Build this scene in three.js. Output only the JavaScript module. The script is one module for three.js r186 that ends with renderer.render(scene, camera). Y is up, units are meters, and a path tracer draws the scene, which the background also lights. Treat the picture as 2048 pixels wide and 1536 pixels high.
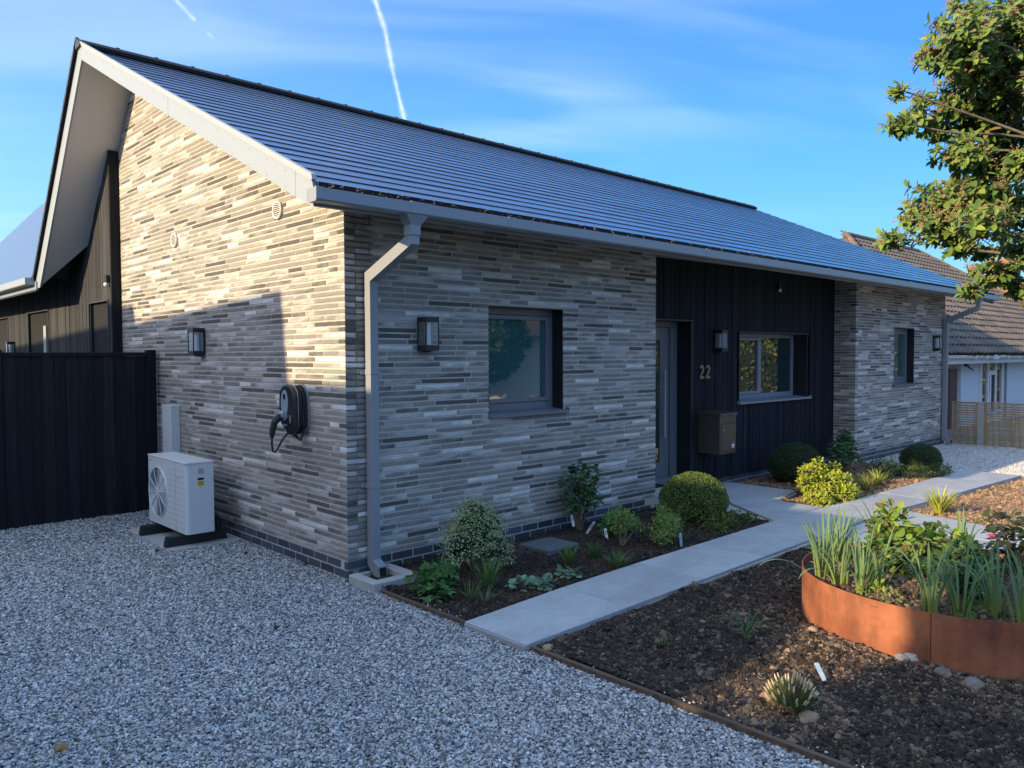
import * as THREE from 'three';
import { RoundedBoxGeometry } from 'three/addons/geometries/RoundedBoxGeometry.js';
import { TextGeometry } from 'three/addons/geometries/TextGeometry.js';
import { FontLoader } from 'three/addons/loaders/FontLoader.js';

// ---------------------------------------------------------------- camera, sky, sun, exposure
const scene = new THREE.Scene();
const camera = new THREE.PerspectiveCamera(51.9947, 4 / 3, 0.05, 1500);
camera.rotation.order = 'YXZ';
camera.position.set(-3.4481, 1.8581, 5.6349);
camera.rotation.set(-0.036989, -0.757713, -0.003891);

const renderer = new THREE.WebGLRenderer({ antialias: true });
renderer.toneMapping = THREE.LinearToneMapping;
renderer.toneMappingExposure = 1.88;
renderer.shadowMap.enabled = true;

const SUN = new THREE.Vector3(-1, 0.30, -0.115).normalize();
const sun = new THREE.DirectionalLight(new THREE.Color().setRGB(1.0, 0.77, 0.47), 4.5);
sun.position.copy(SUN).multiplyScalar(60).add(new THREE.Vector3(6, 0, 0));
sun.target.position.set(6, 0, 0);
sun.castShadow = true;
sun.shadow.mapSize.set(4096, 4096);
Object.assign(sun.shadow.camera, { left: -30, right: 30, top: 30, bottom: -30, near: 1, far: 140 });
scene.add(sun, sun.target);

// ---------------------------------------------------------------- seeded random numbers and noise
function rng(seed) { let a = seed >>> 0; return () => { a = (a + 0x6d2b79f5) | 0; let t = Math.imul(a ^ (a >>> 15), 1 | a); t = (t + Math.imul(t ^ (t >>> 7), 61 | t)) ^ t; return ((t ^ (t >>> 14)) >>> 0) / 4294967296; }; }
const R = rng(20240522);
const rr = (a, b) => a + (b - a) * R();
const clamp = (x, a, b) => Math.min(b, Math.max(a, x));
const sstep = (a, b, x) => { const t = clamp((x - a) / (b - a), 0, 1); return t * t * (3 - 2 * t); };
const mix = (a, b, t) => a + (b - a) * t;
const mix3 = (a, b, t) => [mix(a[0], b[0], t), mix(a[1], b[1], t), mix(a[2], b[2], t)];
const mul3 = (a, k) => [a[0] * k, a[1] * k, a[2] * k];
function hash2(x, y, s = 0) { let h = Math.imul(x | 0, 374761393) ^ Math.imul(y | 0, 668265263) ^ Math.imul(s | 0, 974634777); h = Math.imul(h ^ (h >>> 13), 1274126177); return ((h ^ (h >>> 16)) >>> 0) / 4294967296; }
function vnoise(x, y, px = 0, py = 0, s = 0) {                     // value noise, tiling after px, py cells when given
  const xi = Math.floor(x), yi = Math.floor(y), fx = x - xi, fy = y - yi, u = fx * fx * (3 - 2 * fx), v = fy * fy * (3 - 2 * fy);
  const wx = (i) => (px ? ((i % px) + px) % px : i), wy = (i) => (py ? ((i % py) + py) % py : i);
  const a = hash2(wx(xi), wy(yi), s), b = hash2(wx(xi + 1), wy(yi), s), c = hash2(wx(xi), wy(yi + 1), s), d = hash2(wx(xi + 1), wy(yi + 1), s);
  return mix(mix(a, b, u), mix(c, d, u), v);
}
function fbm(x, y, oct = 4, p = 0, s = 0) { let f = 0, a = 0.5, t = 0; for (let i = 0; i < oct; i++) { f += a * vnoise(x, y, p, p, s + i * 17); t += a; x *= 2; y *= 2; p *= 2; a *= 0.5; } return f / t; }

// ---------------------------------------------------------------- the sky: clear evening blue with thin cirrus and two vapour trails
{
  const W = 4096, H = 2048, data = new Float32Array(W * H * 4);
  const ramp = [[-90, .22, .22, .22], [-3, .26, .34, .43], [0, .26, .47, .67], [5, .175, .42, .67], [9, .110, .365, .69], [14, .062, .285, .68], [19, .040, .215, .635], [24, .032, .182, .58], [34, .060, .23, .62], [50, .15, .38, .77], [90, .27, .50, .85]];
  const grad = (el) => { let i = 0; while (i < ramp.length - 2 && el > ramp[i + 1][0]) i++; const a = ramp[i], b = ramp[i + 1], t = clamp((el - a[0]) / (b[0] - a[0]), 0, 1); return [mix(a[1], b[1], t), mix(a[2], b[2], t), mix(a[3], b[3], t)]; };
  const trails = [                                                    // azimuth (from -z towards +x), elevation, half width, strength
    [[33.2, 25.6], [33.81, 23.61], [34.49, 21.88], [34.99, 19.45], [35.39, 17.9], [35.77, 16.43], [36.6, 13.0], [37.8, 9.0]],
    [[19.6, 23.6], [20.75, 22.29], [21.83, 21.37]], [[22.66, 20.7], [22.97, 20.45]]];
  const tw = [[0.115, 0.62], [0.075, 0.5], [0.06, 0.25]];
  for (let y = 0; y < H; y++) {
    const el = (y + 0.5) / H * 180 - 90, ce = Math.cos(el * Math.PI / 180), se = Math.sin(el * Math.PI / 180);
    for (let x = 0; x < W; x++) {
      const o = (y * W + x) * 4;
      if (el < -4) { data[o] = .2; data[o + 1] = .21; data[o + 2] = .22; data[o + 3] = 1; continue; }
      const a = ((x + 0.5) / W - 0.5) * 2 * Math.PI, dx = Math.cos(a) * ce, dz = Math.sin(a) * ce;
      const az = Math.atan2(dx, -dz) * 180 / Math.PI;
      let c = grad(el);
      const cs = dx * SUN.x + se * SUN.y + dz * SUN.z, th = Math.acos(clamp(cs, -1, 1)) * 180 / Math.PI;
      // cirrus on a high plane, drawn out along one direction
      if (el > 0) {
        const k = 1 / (se + 0.10), px = dx * k, pz = dz * k;
        const s1 = px * 0.80 + pz * 0.6, s2 = -px * 0.6 + pz * 0.80;
        const warp = fbm(s1 * 0.9 + 7, s2 * 0.9, 3, 0, 5) * 1.6;
        let d = fbm(s1 * 0.55 + warp, s2 * 2.6 + warp * 0.8, 5, 0, 11);
        d = sstep(0.46, 0.86, d) * (0.35 + 0.9 * sstep(0.35, 0.7, fbm(px * 0.55 + 3.1, pz * 0.55 + 1.7, 3, 0, 23)));
        d += 0.9 * sstep(34, 8, az) * sstep(-40, 0, az) * sstep(0.30, 0.7, fbm(s1 * 0.8 + 9, s2 * 2.2, 4, 0, 31)) * sstep(24, 8, el);
        d += 0.55 * Math.exp(-(((az - 47) / 6) ** 2) - ((el - 17.5) / 4.2) ** 2) * sstep(.30, .75, fbm(s1 * 2.2 + 4, s2 * 9, 4, 0, 37));
        c = mix3(c, [.46, .58, .76], clamp(d * mix(0.22, 0.42, sstep(45, 75, el)), 0, 0.55) * sstep(0, 4, el));
      }
      // brightening towards the low sun
      const g = 2.6 * Math.exp(-th / 7) + 0.9 * Math.exp(-th / 22) + 0.55 * Math.exp(-th / 42);
      c = [c[0] + g * 1.0, c[1] + g * 0.86, c[2] + g * 0.66];
      if (az > 15 && az < 42 && el > 6 && el < 28) for (let t = 0; t < trails.length; t++) {
        const P = trails[t]; let best = 1e9, along = 0;
        for (let i = 0; i < P.length - 1; i++) {
          const ax = P[i][0] * ce, ay = P[i][1], bx = P[i + 1][0] * ce, by = P[i + 1][1], qx = az * ce, qy = el;
          const u = clamp(((qx - ax) * (bx - ax) + (qy - ay) * (by - ay)) / ((bx - ax) ** 2 + (by - ay) ** 2), 0, 1);
          const dd = Math.hypot(ax + u * (bx - ax) - qx, ay + u * (by - ay) - qy); if (dd < best) { best = dd; along = i + u; }
        }
        const wv = tw[t][0] * (0.7 + 0.7 * vnoise(el * 3.1, t * 9.7, 0, 0, 77));
        c = mix3(c, [.62, .70, .80], tw[t][1] * Math.exp(-((best / wv) ** 2)) * (0.75 + 0.5 * vnoise(el * 5, 3, 0, 0, 91)));
      }
      data[o] = c[0]; data[o + 1] = c[1]; data[o + 2] = c[2]; data[o + 3] = 1;
    }
  }
  const sky = new THREE.DataTexture(data, W, H, THREE.RGBAFormat, THREE.FloatType);
  sky.mapping = THREE.EquirectangularReflectionMapping; sky.magFilter = THREE.LinearFilter; sky.minFilter = THREE.LinearFilter; sky.needsUpdate = true;
  scene.background = sky; scene.environment = sky;
}

// ---------------------------------------------------------------- textures
function dataTex(n, m, fn, srgb, rx, ry) {
  const d = new Uint8Array(n * m * 4);
  for (let y = 0; y < m; y++) for (let x = 0; x < n; x++) { const c = fn(x / n, y / m, x, y), o = (y * n + x) * 4; if (typeof c === 'number') d[o] = d[o + 1] = d[o + 2] = clamp(c, 0, 1) * 255; else for (let k = 0; k < 3; k++) d[o + k] = clamp(c[k], 0, 1) * 255; d[o + 3] = 255; }
  const t = new THREE.DataTexture(d, n, m); t.wrapS = t.wrapT = THREE.RepeatWrapping; t.magFilter = THREE.LinearFilter; t.minFilter = THREE.LinearMipmapLinearFilter;
  if (srgb) t.colorSpace = THREE.SRGBColorSpace; t.repeat.set(rx, ry); t.needsUpdate = true; return t;
}
const T = {};
T.grit = dataTex(512, 512, (u, v) => { const n = fbm(u * 40, v * 40, 4, 40, 3), p = fbm(u * 64, v * 26, 3, 0, 9); return n * 0.8 + (hash2(Math.floor(u * 200), Math.floor(v * 200), 4) < 0.012 ? -0.5 : 0.1) + 0 * p; }, false, 2.5, 2.5);
T.brickTone = dataTex(512, 512, (u, v) => { const n = fbm(u * 24, v * 48, 4, 24, 8); const s = hash2(Math.floor(u * 256), Math.floor(v * 256), 6) < 0.015 ? 0.5 : 1; const k = (0.72 + 0.5 * n) * s; return [k, k, k]; }, false, 2, 2);
T.wood = dataTex(256, 1024, (u, v) => { const g = fbm(u * 26 + 1.2 * fbm(u * 4, v * 3, 2, 4, 2), v * 3, 4, 0, 13); const st = Math.pow(vnoise(u * 60, v * 4, 60, 4, 21), 2); return clamp(0.25 + 0.75 * g * (0.6 + 0.6 * st), 0, 1); }, false, 2.2, 0.55);
T.stone = dataTex(512, 512, (u, v) => { const n = fbm(u * 5, v * 5, 5, 5, 41), f = fbm(u * 60, v * 60, 2, 60, 43), st = fbm(u * 14, v * 50, 3, 0, 47); const k = 0.78 + 0.30 * (n - 0.5) + 0.14 * (f - 0.5) + 0.10 * (st - 0.5); return [k, k * 0.995, k * 0.985]; }, false, 0.8, 0.8);
T.rust = dataTex(512, 512, (u, v) => { const n = fbm(u * 6, v * 6, 5, 6, 51), f = fbm(u * 50, v * 50, 3, 50, 53), dr = fbm(u * 30, v * 2, 3, 0, 55); const top = sstep(.5, .75, fbm(u * 9 + 3, v * 3, 4, 0, 57)); const k = (0.50 + 0.62 * n + 0.26 * (f - 0.5) + 0.30 * (dr - 0.5)) * (1 - .25 * top); return [k, k * (0.86 + 0.22 * n), k * (0.80 + 0.3 * n)]; }, false, 0.7, 0.7);
T.mottle = dataTex(512, 512, (u, v) => { const n = fbm(u * 9, v * 9, 5, 9, 61), li = fbm(u * 22, v * 22, 3, 22, 65); let k = 0.55 + 0.75 * n; const l = sstep(0.66, 0.78, li); return [mix(k, 1.6, l), mix(k, 1.55, l), mix(k, 1.35, l)].map((q) => q * 0.6); }, false, 1.3, 1.3);
T.smooth = dataTex(256, 256, (u, v) => 0.5 + 0.5 * (fbm(u * 8, v * 8, 4, 8, 71) - 0.5), false, 0.5, 0.5);

// ---------------------------------------------------------------- materials
const rgb = (r, g, b) => new THREE.Color().setRGB(r, g, b);
const std = (c, o = {}) => new THREE.MeshStandardMaterial({ color: rgb(...c), roughness: 0.8, metalness: 0, ...o });
const phys = (c, o = {}) => new THREE.MeshPhysicalMaterial({ color: rgb(...c), roughness: 0.8, metalness: 0, ...o });
const leafMat = (o = {}) => phys([1, 1, 1], { vertexColors: true, roughness: 0.9, transmission: 0.38, thickness: 0, side: THREE.DoubleSide, specularIntensity: 0.4, ...o });
const M = {
  brick: std([1, 1, 1], { vertexColors: true, roughness: 0.88, map: T.brickTone, bumpMap: T.grit, bumpScale: 0.0016 }),
  mortar: std([.56, .51, .42], { roughness: 0.95, map: T.stone, bumpMap: T.grit, bumpScale: 0.001 }),
  plinth: std([1, 1, 1], { vertexColors: true, roughness: 0.5, bumpMap: T.grit, bumpScale: 0.0006 }),
  grey: std([.235, .255, .275], { roughness: 0.42, roughnessMap: null }),
  greyLight: std([.275, .31, .335], { roughness: 0.5 }),
  soffit: std([.56, .545, .52], { roughness: 0.6 }),
  dark: std([.012, .013, .015], { roughness: 0.7 }),
  blackMetal: std([.014, .015, .018], { roughness: 0.4 }),
  darkVoid: std([.006, .007, .009], { roughness: 0.95 }),
  frame: std([.13, .145, .165], { roughness: 0.4 }),
  clad: phys([1, 1, 1], { vertexColors: true, roughness: 0.8, specularIntensity: 0.5, map: T.wood, bumpMap: T.wood, bumpScale: 0.0016 }),
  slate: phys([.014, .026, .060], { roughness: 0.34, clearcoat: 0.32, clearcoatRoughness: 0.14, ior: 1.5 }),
  ridge: std([.035, .042, .045], { roughness: 0.6 }),
  pane: phys([.010, .030, .034], { roughness: 0.015, ior: 2.33, specularIntensity: 1, clearcoat: 1, clearcoatRoughness: 0.01 }),
  paneBlind: phys([.030, .10, .105], { roughness: 0.02, ior: 2.2, specularIntensity: 1, clearcoat: 1, clearcoatRoughness: 0.01 }),
  white: std([.72, .73, .74], { roughness: 0.4 }),
  offwhite: std([.62, .63, .62], { roughness: 0.38, bumpMap: T.smooth, bumpScale: 0.0006 }),
  slab: std([.45, .455, .46], { roughness: 0.82, map: T.stone, bumpMap: T.grit, bumpScale: 0.0009 }),
  concrete: std([.44, .43, .41], { roughness: 0.92, map: T.stone, bumpMap: T.grit, bumpScale: 0.0018 }),
  timberEdge: std([.16, .105, .065], { roughness: 0.85, map: T.wood, bumpMap: T.wood, bumpScale: 0.001 }),
  cedar: std([.62, .44, .25], { roughness: 0.75, map: T.wood, bumpMap: T.wood, bumpScale: 0.0008 }),
  corten: std([.33, .115, .052], { roughness: 0.85, map: T.rust, bumpMap: T.rust, bumpScale: 0.0009 }),
  soil: std([1, 1, 1], { vertexColors: true, roughness: 1, bumpMap: T.grit, bumpScale: 0.004 }),
  stone: std([1, 1, 1], { vertexColors: true, roughness: 0.85, bumpMap: T.grit, bumpScale: 0.002 }),
  clod: std([1, 1, 1], { roughness: 1 }),
  gravelBase: std([.24, .235, .225], { roughness: 1, map: T.stone, bumpMap: T.grit, bumpScale: 0.01 }),
  pebble: std([1, 1, 1], { roughness: 0.75 }),
  field: std([.06, .075, .035], { roughness: 1 }),
  bark: std([.17, .145, .115], { roughness: 0.95, bumpMap: T.grit, bumpScale: 0.004 }),
  twig: std([.20, .15, .10], { roughness: 0.9 }),
  leaf: leafMat(), glossLeaf: leafMat({ transmission: 0.3, roughness: 0.75, specularIntensity: 0.7 }),
  bronze: std([.26, .20, .165], { roughness: 0.4, metalness: 0.75 }),
  bronzePaint: std([.085, .072, .055], { roughness: 0.38, metalness: 0.35 }),
  lampGlass: phys([.75, .82, .85], { roughness: 0.18, transmission: 0.85, thickness: 0, ior: 1.5 }),
  opal: std([.80, .82, .84], { roughness: 0.5 }),
  plastic: std([.018, .019, .022], { roughness: 0.33 }),
  plasticGrey: std([.26, .29, .33], { roughness: 0.35 }),
  rubber: std([.012, .012, .013], { roughness: 0.6 }),
  render: std([.66, .67, .67], { roughness: 0.9, bumpMap: T.grit, bumpScale: 0.003 }),
  roofTile: std([1, 1, 1], { vertexColors: true, roughness: 0.92, map: T.mottle, bumpMap: T.grit, bumpScale: 0.004 }),
  redBrick: std([.42, .20, .12], { roughness: 0.9, map: T.mottle }),
  brownDoor: std([.10, .045, .035], { roughness: 0.5 }),
  tagWhite: std([.78, .80, .82], { roughness: 0.5 }),
  galv: std([.34, .345, .35], { roughness: 0.6, metalness: 0.3 }),
};

// ---------------------------------------------------------------- naming and building helpers
const used = new Map();
const numbered = (name) => { const n = used.get(name) || 0; used.set(name, n + 1); return n ? name + '_' + String(n).padStart(3, '0') : name; };
function tag(o, label, category, group, kind) { if (label) o.userData.label = label; if (category) o.userData.category = category; if (group) o.userData.group = group; if (kind) o.userData.kind = kind; return o; }
function thing(name, label, category, pos = [0, 0, 0], turn = 0, group) { const g = new THREE.Group(); g.name = numbered(name); g.position.set(...pos); g.rotation.y = turn; scene.add(g); return tag(g, label, category, group); }
function mesh(name, geo, mat, parent) { const m = new THREE.Mesh(geo, mat); m.name = name; m.castShadow = m.receiveShadow = true; (parent || scene).add(m); return m; }
function top(name, geo, mat, label, category, group) { const m = mesh(numbered(name), geo, mat, scene); return tag(m, label, category, group); }
function struct(name, geo, mat, label) { const m = mesh(numbered(name), geo, mat, scene); return tag(m, label, null, null, 'structure'); }

class GB {                                                          // collects flat faces; uv in metres by dominant axis
  constructor() { this.p = []; this.n = []; this.u = []; this.c = []; this.col = [1, 1, 1]; }
  color(c) { this.col = c; return this; }
  tri(a, b, c, ca, cb, cc, uv) {
    const ux = b[0] - a[0], uy = b[1] - a[1], uz = b[2] - a[2], vx = c[0] - a[0], vy = c[1] - a[1], vz = c[2] - a[2];
    let nx = uy * vz - uz * vy, ny = uz * vx - ux * vz, nz = ux * vy - uy * vx; const l = Math.hypot(nx, ny, nz) || 1; nx /= l; ny /= l; nz /= l;
    const ax = Math.abs(nx), ay = Math.abs(ny), az = Math.abs(nz), P = [a, b, c], C = [ca || this.col, cb || ca || this.col, cc || ca || this.col];
    for (let i = 0; i < 3; i++) { const q = P[i]; this.p.push(q[0], q[1], q[2]); this.n.push(nx, ny, nz); this.c.push(C[i][0], C[i][1], C[i][2]);
      if (uv) this.u.push(uv[i][0], uv[i][1]); else if (ay >= ax && ay >= az) this.u.push(q[0], q[2]); else if (ax >= az) this.u.push(q[2], q[1]); else this.u.push(q[0], q[1]); }
    return this;
  }
  quad(a, b, c, d, col) { this.tri(a, b, c, col); this.tri(a, c, d, col); return this; }
  poly(pts, col) { for (let i = 1; i < pts.length - 1; i++) this.tri(pts[0], pts[i], pts[i + 1], col); return this; }
  box(x0, y0, z0, x1, y1, z1, col) {
    const A = [x0, y0, z0], B = [x1, y0, z0], C = [x1, y1, z0], D = [x0, y1, z0], E = [x0, y0, z1], F = [x1, y0, z1], G = [x1, y1, z1], H = [x0, y1, z1];
    this.quad(E, F, G, H, col); this.quad(B, A, D, C, col); this.quad(A, E, H, D, col); this.quad(F, B, C, G, col); this.quad(H, G, C, D, col); this.quad(A, B, F, E, col); return this;
  }
  cbox(x0, y0, z0, x1, y1, z1, k = 0.003, col) {                     // box with chamfered edges
    const X = [x0, x1], Y = [y0, y1], Z = [z0, z1];
    const v = (i, j, l, ax) => [X[i] + (ax === 0 ? 0 : (i ? -k : k)), Y[j] + (ax === 1 ? 0 : (j ? -k : k)), Z[l] + (ax === 2 ? 0 : (l ? -k : k))];
    const put = (pts) => { const cx = (x0 + x1) / 2, cy = (y0 + y1) / 2, cz = (z0 + z1) / 2; const [a, b, c] = pts; const n = [(b[1] - a[1]) * (c[2] - a[2]) - (b[2] - a[2]) * (c[1] - a[1]), (b[2] - a[2]) * (c[0] - a[0]) - (b[0] - a[0]) * (c[2] - a[2]), (b[0] - a[0]) * (c[1] - a[1]) - (b[1] - a[1]) * (c[0] - a[0])]; const m = [0, 1, 2].map((q) => pts.reduce((s, w) => s + w[q], 0) / pts.length); if (n[0] * (m[0] - cx) + n[1] * (m[1] - cy) + n[2] * (m[2] - cz) < 0) pts.reverse(); this.poly(pts, col); };
    for (const i of [0, 1]) put([v(i, 0, 0, 0), v(i, 1, 0, 0), v(i, 1, 1, 0), v(i, 0, 1, 0)]);
    for (const j of [0, 1]) put([v(0, j, 0, 1), v(1, j, 0, 1), v(1, j, 1, 1), v(0, j, 1, 1)]);
    for (const l of [0, 1]) put([v(0, 0, l, 2), v(1, 0, l, 2), v(1, 1, l, 2), v(0, 1, l, 2)]);
    for (const i of [0, 1]) for (const j of [0, 1]) put([v(i, j, 0, 0), v(i, j, 1, 0), v(i, j, 1, 1), v(i, j, 0, 1)]);
    for (const i of [0, 1]) for (const l of [0, 1]) put([v(i, 0, l, 0), v(i, 1, l, 0), v(i, 1, l, 2), v(i, 0, l, 2)]);
    for (const j of [0, 1]) for (const l of [0, 1]) put([v(0, j, l, 1), v(1, j, l, 1), v(1, j, l, 2), v(0, j, l, 2)]);
    for (const i of [0, 1]) for (const j of [0, 1]) for (const l of [0, 1]) put([v(i, j, l, 0), v(i, j, l, 1), v(i, j, l, 2)]);
    return this;
  }
  prism(pts, axis, t0, t1, col) {                                    // polygon in the two other axes (order: x: [z,y], y: [x,z], z: [x,y]) swept from t0 to t1
    const at = (p, t) => (axis === 'x' ? [t, p[1], p[0]] : axis === 'y' ? [p[0], t, p[1]] : [p[0], p[1], t]);
    const tris = THREE.ShapeUtils.triangulateShape(pts.map((p) => new THREE.Vector2(...p)), []);
    let area = 0; for (let i = 0; i < pts.length; i++) { const a = pts[i], b = pts[(i + 1) % pts.length]; area += a[0] * b[1] - a[1] * b[0]; }
    const flip = (axis === 'z') === (area > 0) ? false : true;
    const put = (a, b, c) => (flip ? this.tri(a, c, b, col) : this.tri(a, b, c, col));
    for (const [i, j, k] of tris) { const s = area > 0 ? [i, j, k] : [i, k, j]; if (axis === 'z') { this.tri(at(pts[s[0]], t1), at(pts[s[1]], t1), at(pts[s[2]], t1), col); this.tri(at(pts[s[0]], t0), at(pts[s[2]], t0), at(pts[s[1]], t0), col); } else { this.tri(at(pts[s[0]], t0), at(pts[s[1]], t0), at(pts[s[2]], t0), col); this.tri(at(pts[s[0]], t1), at(pts[s[2]], t1), at(pts[s[1]], t1), col); } }
    for (let i = 0; i < pts.length; i++) { const a = pts[i], b = pts[(i + 1) % pts.length]; put(at(a, t0), at(b, t0), at(b, t1)); put(at(a, t0), at(b, t1), at(a, t1)); }
    return this;
  }
  tube(pts, r, sides = 6, col, caps = true) {                         // r: number or list
    const V = pts.map((p) => new THREE.Vector3(...p)), rings = []; let nrm = new THREE.Vector3(0.31, 0.17, 0.93);
    for (let i = 0; i < V.length; i++) {
      const t = new THREE.Vector3().subVectors(V[Math.min(i + 1, V.length - 1)], V[Math.max(i - 1, 0)]).normalize();
      nrm.addScaledVector(t, -nrm.dot(t)); if (nrm.lengthSq() < 1e-6) nrm.set(t.y, t.z, t.x).addScaledVector(t, -(t.y * t.x + t.z * t.y + t.x * t.z)); nrm.normalize();
      const b = new THREE.Vector3().crossVectors(t, nrm), q = [], rad = Array.isArray(r) ? r[i] : r;
      for (let k = 0; k < sides; k++) { const a = k / sides * 2 * Math.PI; q.push([V[i].x + rad * (Math.cos(a) * nrm.x + Math.sin(a) * b.x), V[i].y + rad * (Math.cos(a) * nrm.y + Math.sin(a) * b.y), V[i].z + rad * (Math.cos(a) * nrm.z + Math.sin(a) * b.z)]); }
      rings.push(q);
    }
    for (let i = 0; i < rings.length - 1; i++) for (let k = 0; k < sides; k++) { const l = (k + 1) % sides; this.quad(rings[i][k], rings[i][l], rings[i + 1][l], rings[i + 1][k], col); }
    if (caps) { this.poly([...rings[0]].reverse(), col); this.poly(rings[rings.length - 1], col); }
    return this;
  }
  add(geo, mat4, col) {                                               // merge a geometry in
    const g = geo.index ? geo.toNonIndexed() : geo, P = g.attributes.position, N = g.attributes.normal, U = g.attributes.uv, C = g.attributes.color, v = new THREE.Vector3(), nm = mat4 ? new THREE.Matrix3().getNormalMatrix(mat4) : null;
    for (let i = 0; i < P.count; i++) { v.fromBufferAttribute(P, i); if (mat4) v.applyMatrix4(mat4); this.p.push(v.x, v.y, v.z); v.fromBufferAttribute(N, i); if (nm) v.applyMatrix3(nm).normalize(); this.n.push(v.x, v.y, v.z); if (U) this.u.push(U.getX(i), U.getY(i)); else this.u.push(0, 0); if (C && !col) this.c.push(C.getX(i), C.getY(i), C.getZ(i)); else this.c.push(...(col || this.col)); }
    return this;
  }
  geo() { const g = new THREE.BufferGeometry(); g.setAttribute('position', new THREE.Float32BufferAttribute(this.p, 3)); g.setAttribute('normal', new THREE.Float32BufferAttribute(this.n, 3)); g.setAttribute('uv', new THREE.Float32BufferAttribute(this.u, 2)); g.setAttribute('color', new THREE.Float32BufferAttribute(this.c, 3)); return g; }
  build(name, mat, parent) { return mesh(name, this.geo(), mat, parent); }
}
const mat4 = (x, y, z, ry = 0, s = 1, rx = 0, rz = 0) => new THREE.Matrix4().compose(new THREE.Vector3(x, y, z), new THREE.Quaternion().setFromEuler(new THREE.Euler(rx, ry, rz, 'YXZ')), Array.isArray(s) ? new THREE.Vector3(...s) : new THREE.Vector3(s, s, s));
function smoothGrid(nx, nz, fn, colorFn) {                            // fn(i/nx, j/nz) -> [x, y, z]
  const P = [], U = [], C = [], I = [];
  for (let j = 0; j <= nz; j++) for (let i = 0; i <= nx; i++) { const p = fn(i / nx, j / nz); P.push(...p); U.push(p[0], p[2]); C.push(...(colorFn ? colorFn(p) : [1, 1, 1])); }
  for (let j = 0; j < nz; j++) for (let i = 0; i < nx; i++) { const a = j * (nx + 1) + i, b = a + 1, c = a + nx + 1, d = c + 1; I.push(a, c, b, b, c, d); }
  const g = new THREE.BufferGeometry(); g.setAttribute('position', new THREE.Float32BufferAttribute(P, 3)); g.setAttribute('uv', new THREE.Float32BufferAttribute(U, 2)); g.setAttribute('color', new THREE.Float32BufferAttribute(C, 3)); g.setIndex(I); g.computeVertexNormals(); return g;
}
function textPanel(w, h, draw, bg, px = 700) {                        // flat print on a label
  const c = document.createElement('canvas'); c.width = Math.max(8, Math.round(w * px)); c.height = Math.max(8, Math.round(h * px)); const x = c.getContext('2d');
  if (bg) { x.fillStyle = bg; x.fillRect(0, 0, c.width, c.height); } draw(x, c.width, c.height);
  const t = new THREE.CanvasTexture(c); t.colorSpace = THREE.SRGBColorSpace; return t;
}
const camP = camera.position;
// ================================================================ the ground the place stands on
struct('ground', smoothGrid(2, 2, (u, v) => [-500 + 1000 * u, -0.12, -500 + 1000 * v]), M.field, 'flat ground reaching to the horizon around the houses');

// ================================================================ the brick bungalow
const house = thing('brick_bungalow', 'long grey brick bungalow with black cladding, solar tiled roof and number 22', 'house');
const TONES = { dark: [.090, .085, .083], mid: [.225, .212, .20], warm: [.285, .26, .23], light: [.47, .45, .43], white: [.66, .645, .62] };
const MIXES = [['dark', 'dark'], ['dark', 'mid'], ['mid', 'mid'], ['mid', 'warm'], ['mid', 'light'], ['warm', 'light'], ['warm', 'warm'], ['light', 'white'], ['light', 'mid'], ['white', 'light'], ['dark', 'warm'], ['light', 'warm']];
const MIXW = [.09, .13, .16, .13, .13, .09, .08, .06, .08, .03, .04, .05];
const CLS = [.10, .24, .375, .49];
const brickCache = new Map();
function brickGeo(cls, mixI, v, deep) {
  const key = [cls, mixI, v, deep].join(); if (brickCache.has(key)) return brickCache.get(key);
  const r = rng(1000 + cls * 331 + mixI * 77 + v * 7 + (deep ? 5 : 0)), L = CLS[cls], h = 0.0178, D = deep ? 0.1 : 0.02, g = new GB();
  const A = TONES[MIXES[mixI][0]], B = TONES[MIXES[mixI][1]], n = Math.max(2, Math.round(L / 0.085)), off = r() * 50, tilt = r() < 0.5 ? 1 : -1, k0 = r();
  const xs = [0, 0.003]; for (let i = 1; i < n; i++) xs.push(L * i / n); xs.push(L - 0.003, L);
  const colr = (x, w) => { const t = clamp(0.5 + 1.5 * (vnoise(x * 7 + off, w * 1.3 + off) - 0.5) + 0.5 * tilt * (x / L - k0), 0, 1); return mul3(mix3(A, B, sstep(0.2, 0.8, t)), 0.9 + 0.2 * vnoise(x * 30 + off, w * 3)); };
  let prev = null, pc = null;
  xs.forEach((x, i) => {
    const end = i === 0 || i === xs.length - 1, a = (r() - 0.5) * 0.0032, b = (r() - 0.5) * 0.0032, z = end ? -0.003 : (r() - 0.5) * 0.0012, e = end ? 0.0025 : 0;
    const P = [[x, -h + a + e, -D], [x, -h + a + e, -0.0035 + z], [x, -h + 0.003 + a + e, z], [x, h - 0.003 + b - e, z], [x, h + b - e, -0.0035 + z], [x, h + b - e, -D]];
    const C = P.map((q, j) => colr(x, j));
    if (prev) for (let j = 0; j < 5; j++) { g.tri(prev[j], P[j], P[j + 1], pc[j], C[j], C[j + 1]); g.tri(prev[j], P[j + 1], prev[j + 1], pc[j], C[j + 1], pc[j + 1]); }
    else g.poly(P, C[2]);
    if (i === xs.length - 1) g.poly([...P].reverse(), C[2]);
    prev = P; pc = C;
  });
  const out = g.geo(); brickCache.set(key, out); return out;
}
function pickMix(r) { let t = r(), i = 0; while (i < MIXW.length - 1 && t > MIXW[i]) { t -= MIXW[i]; i++; } return i; }
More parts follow.
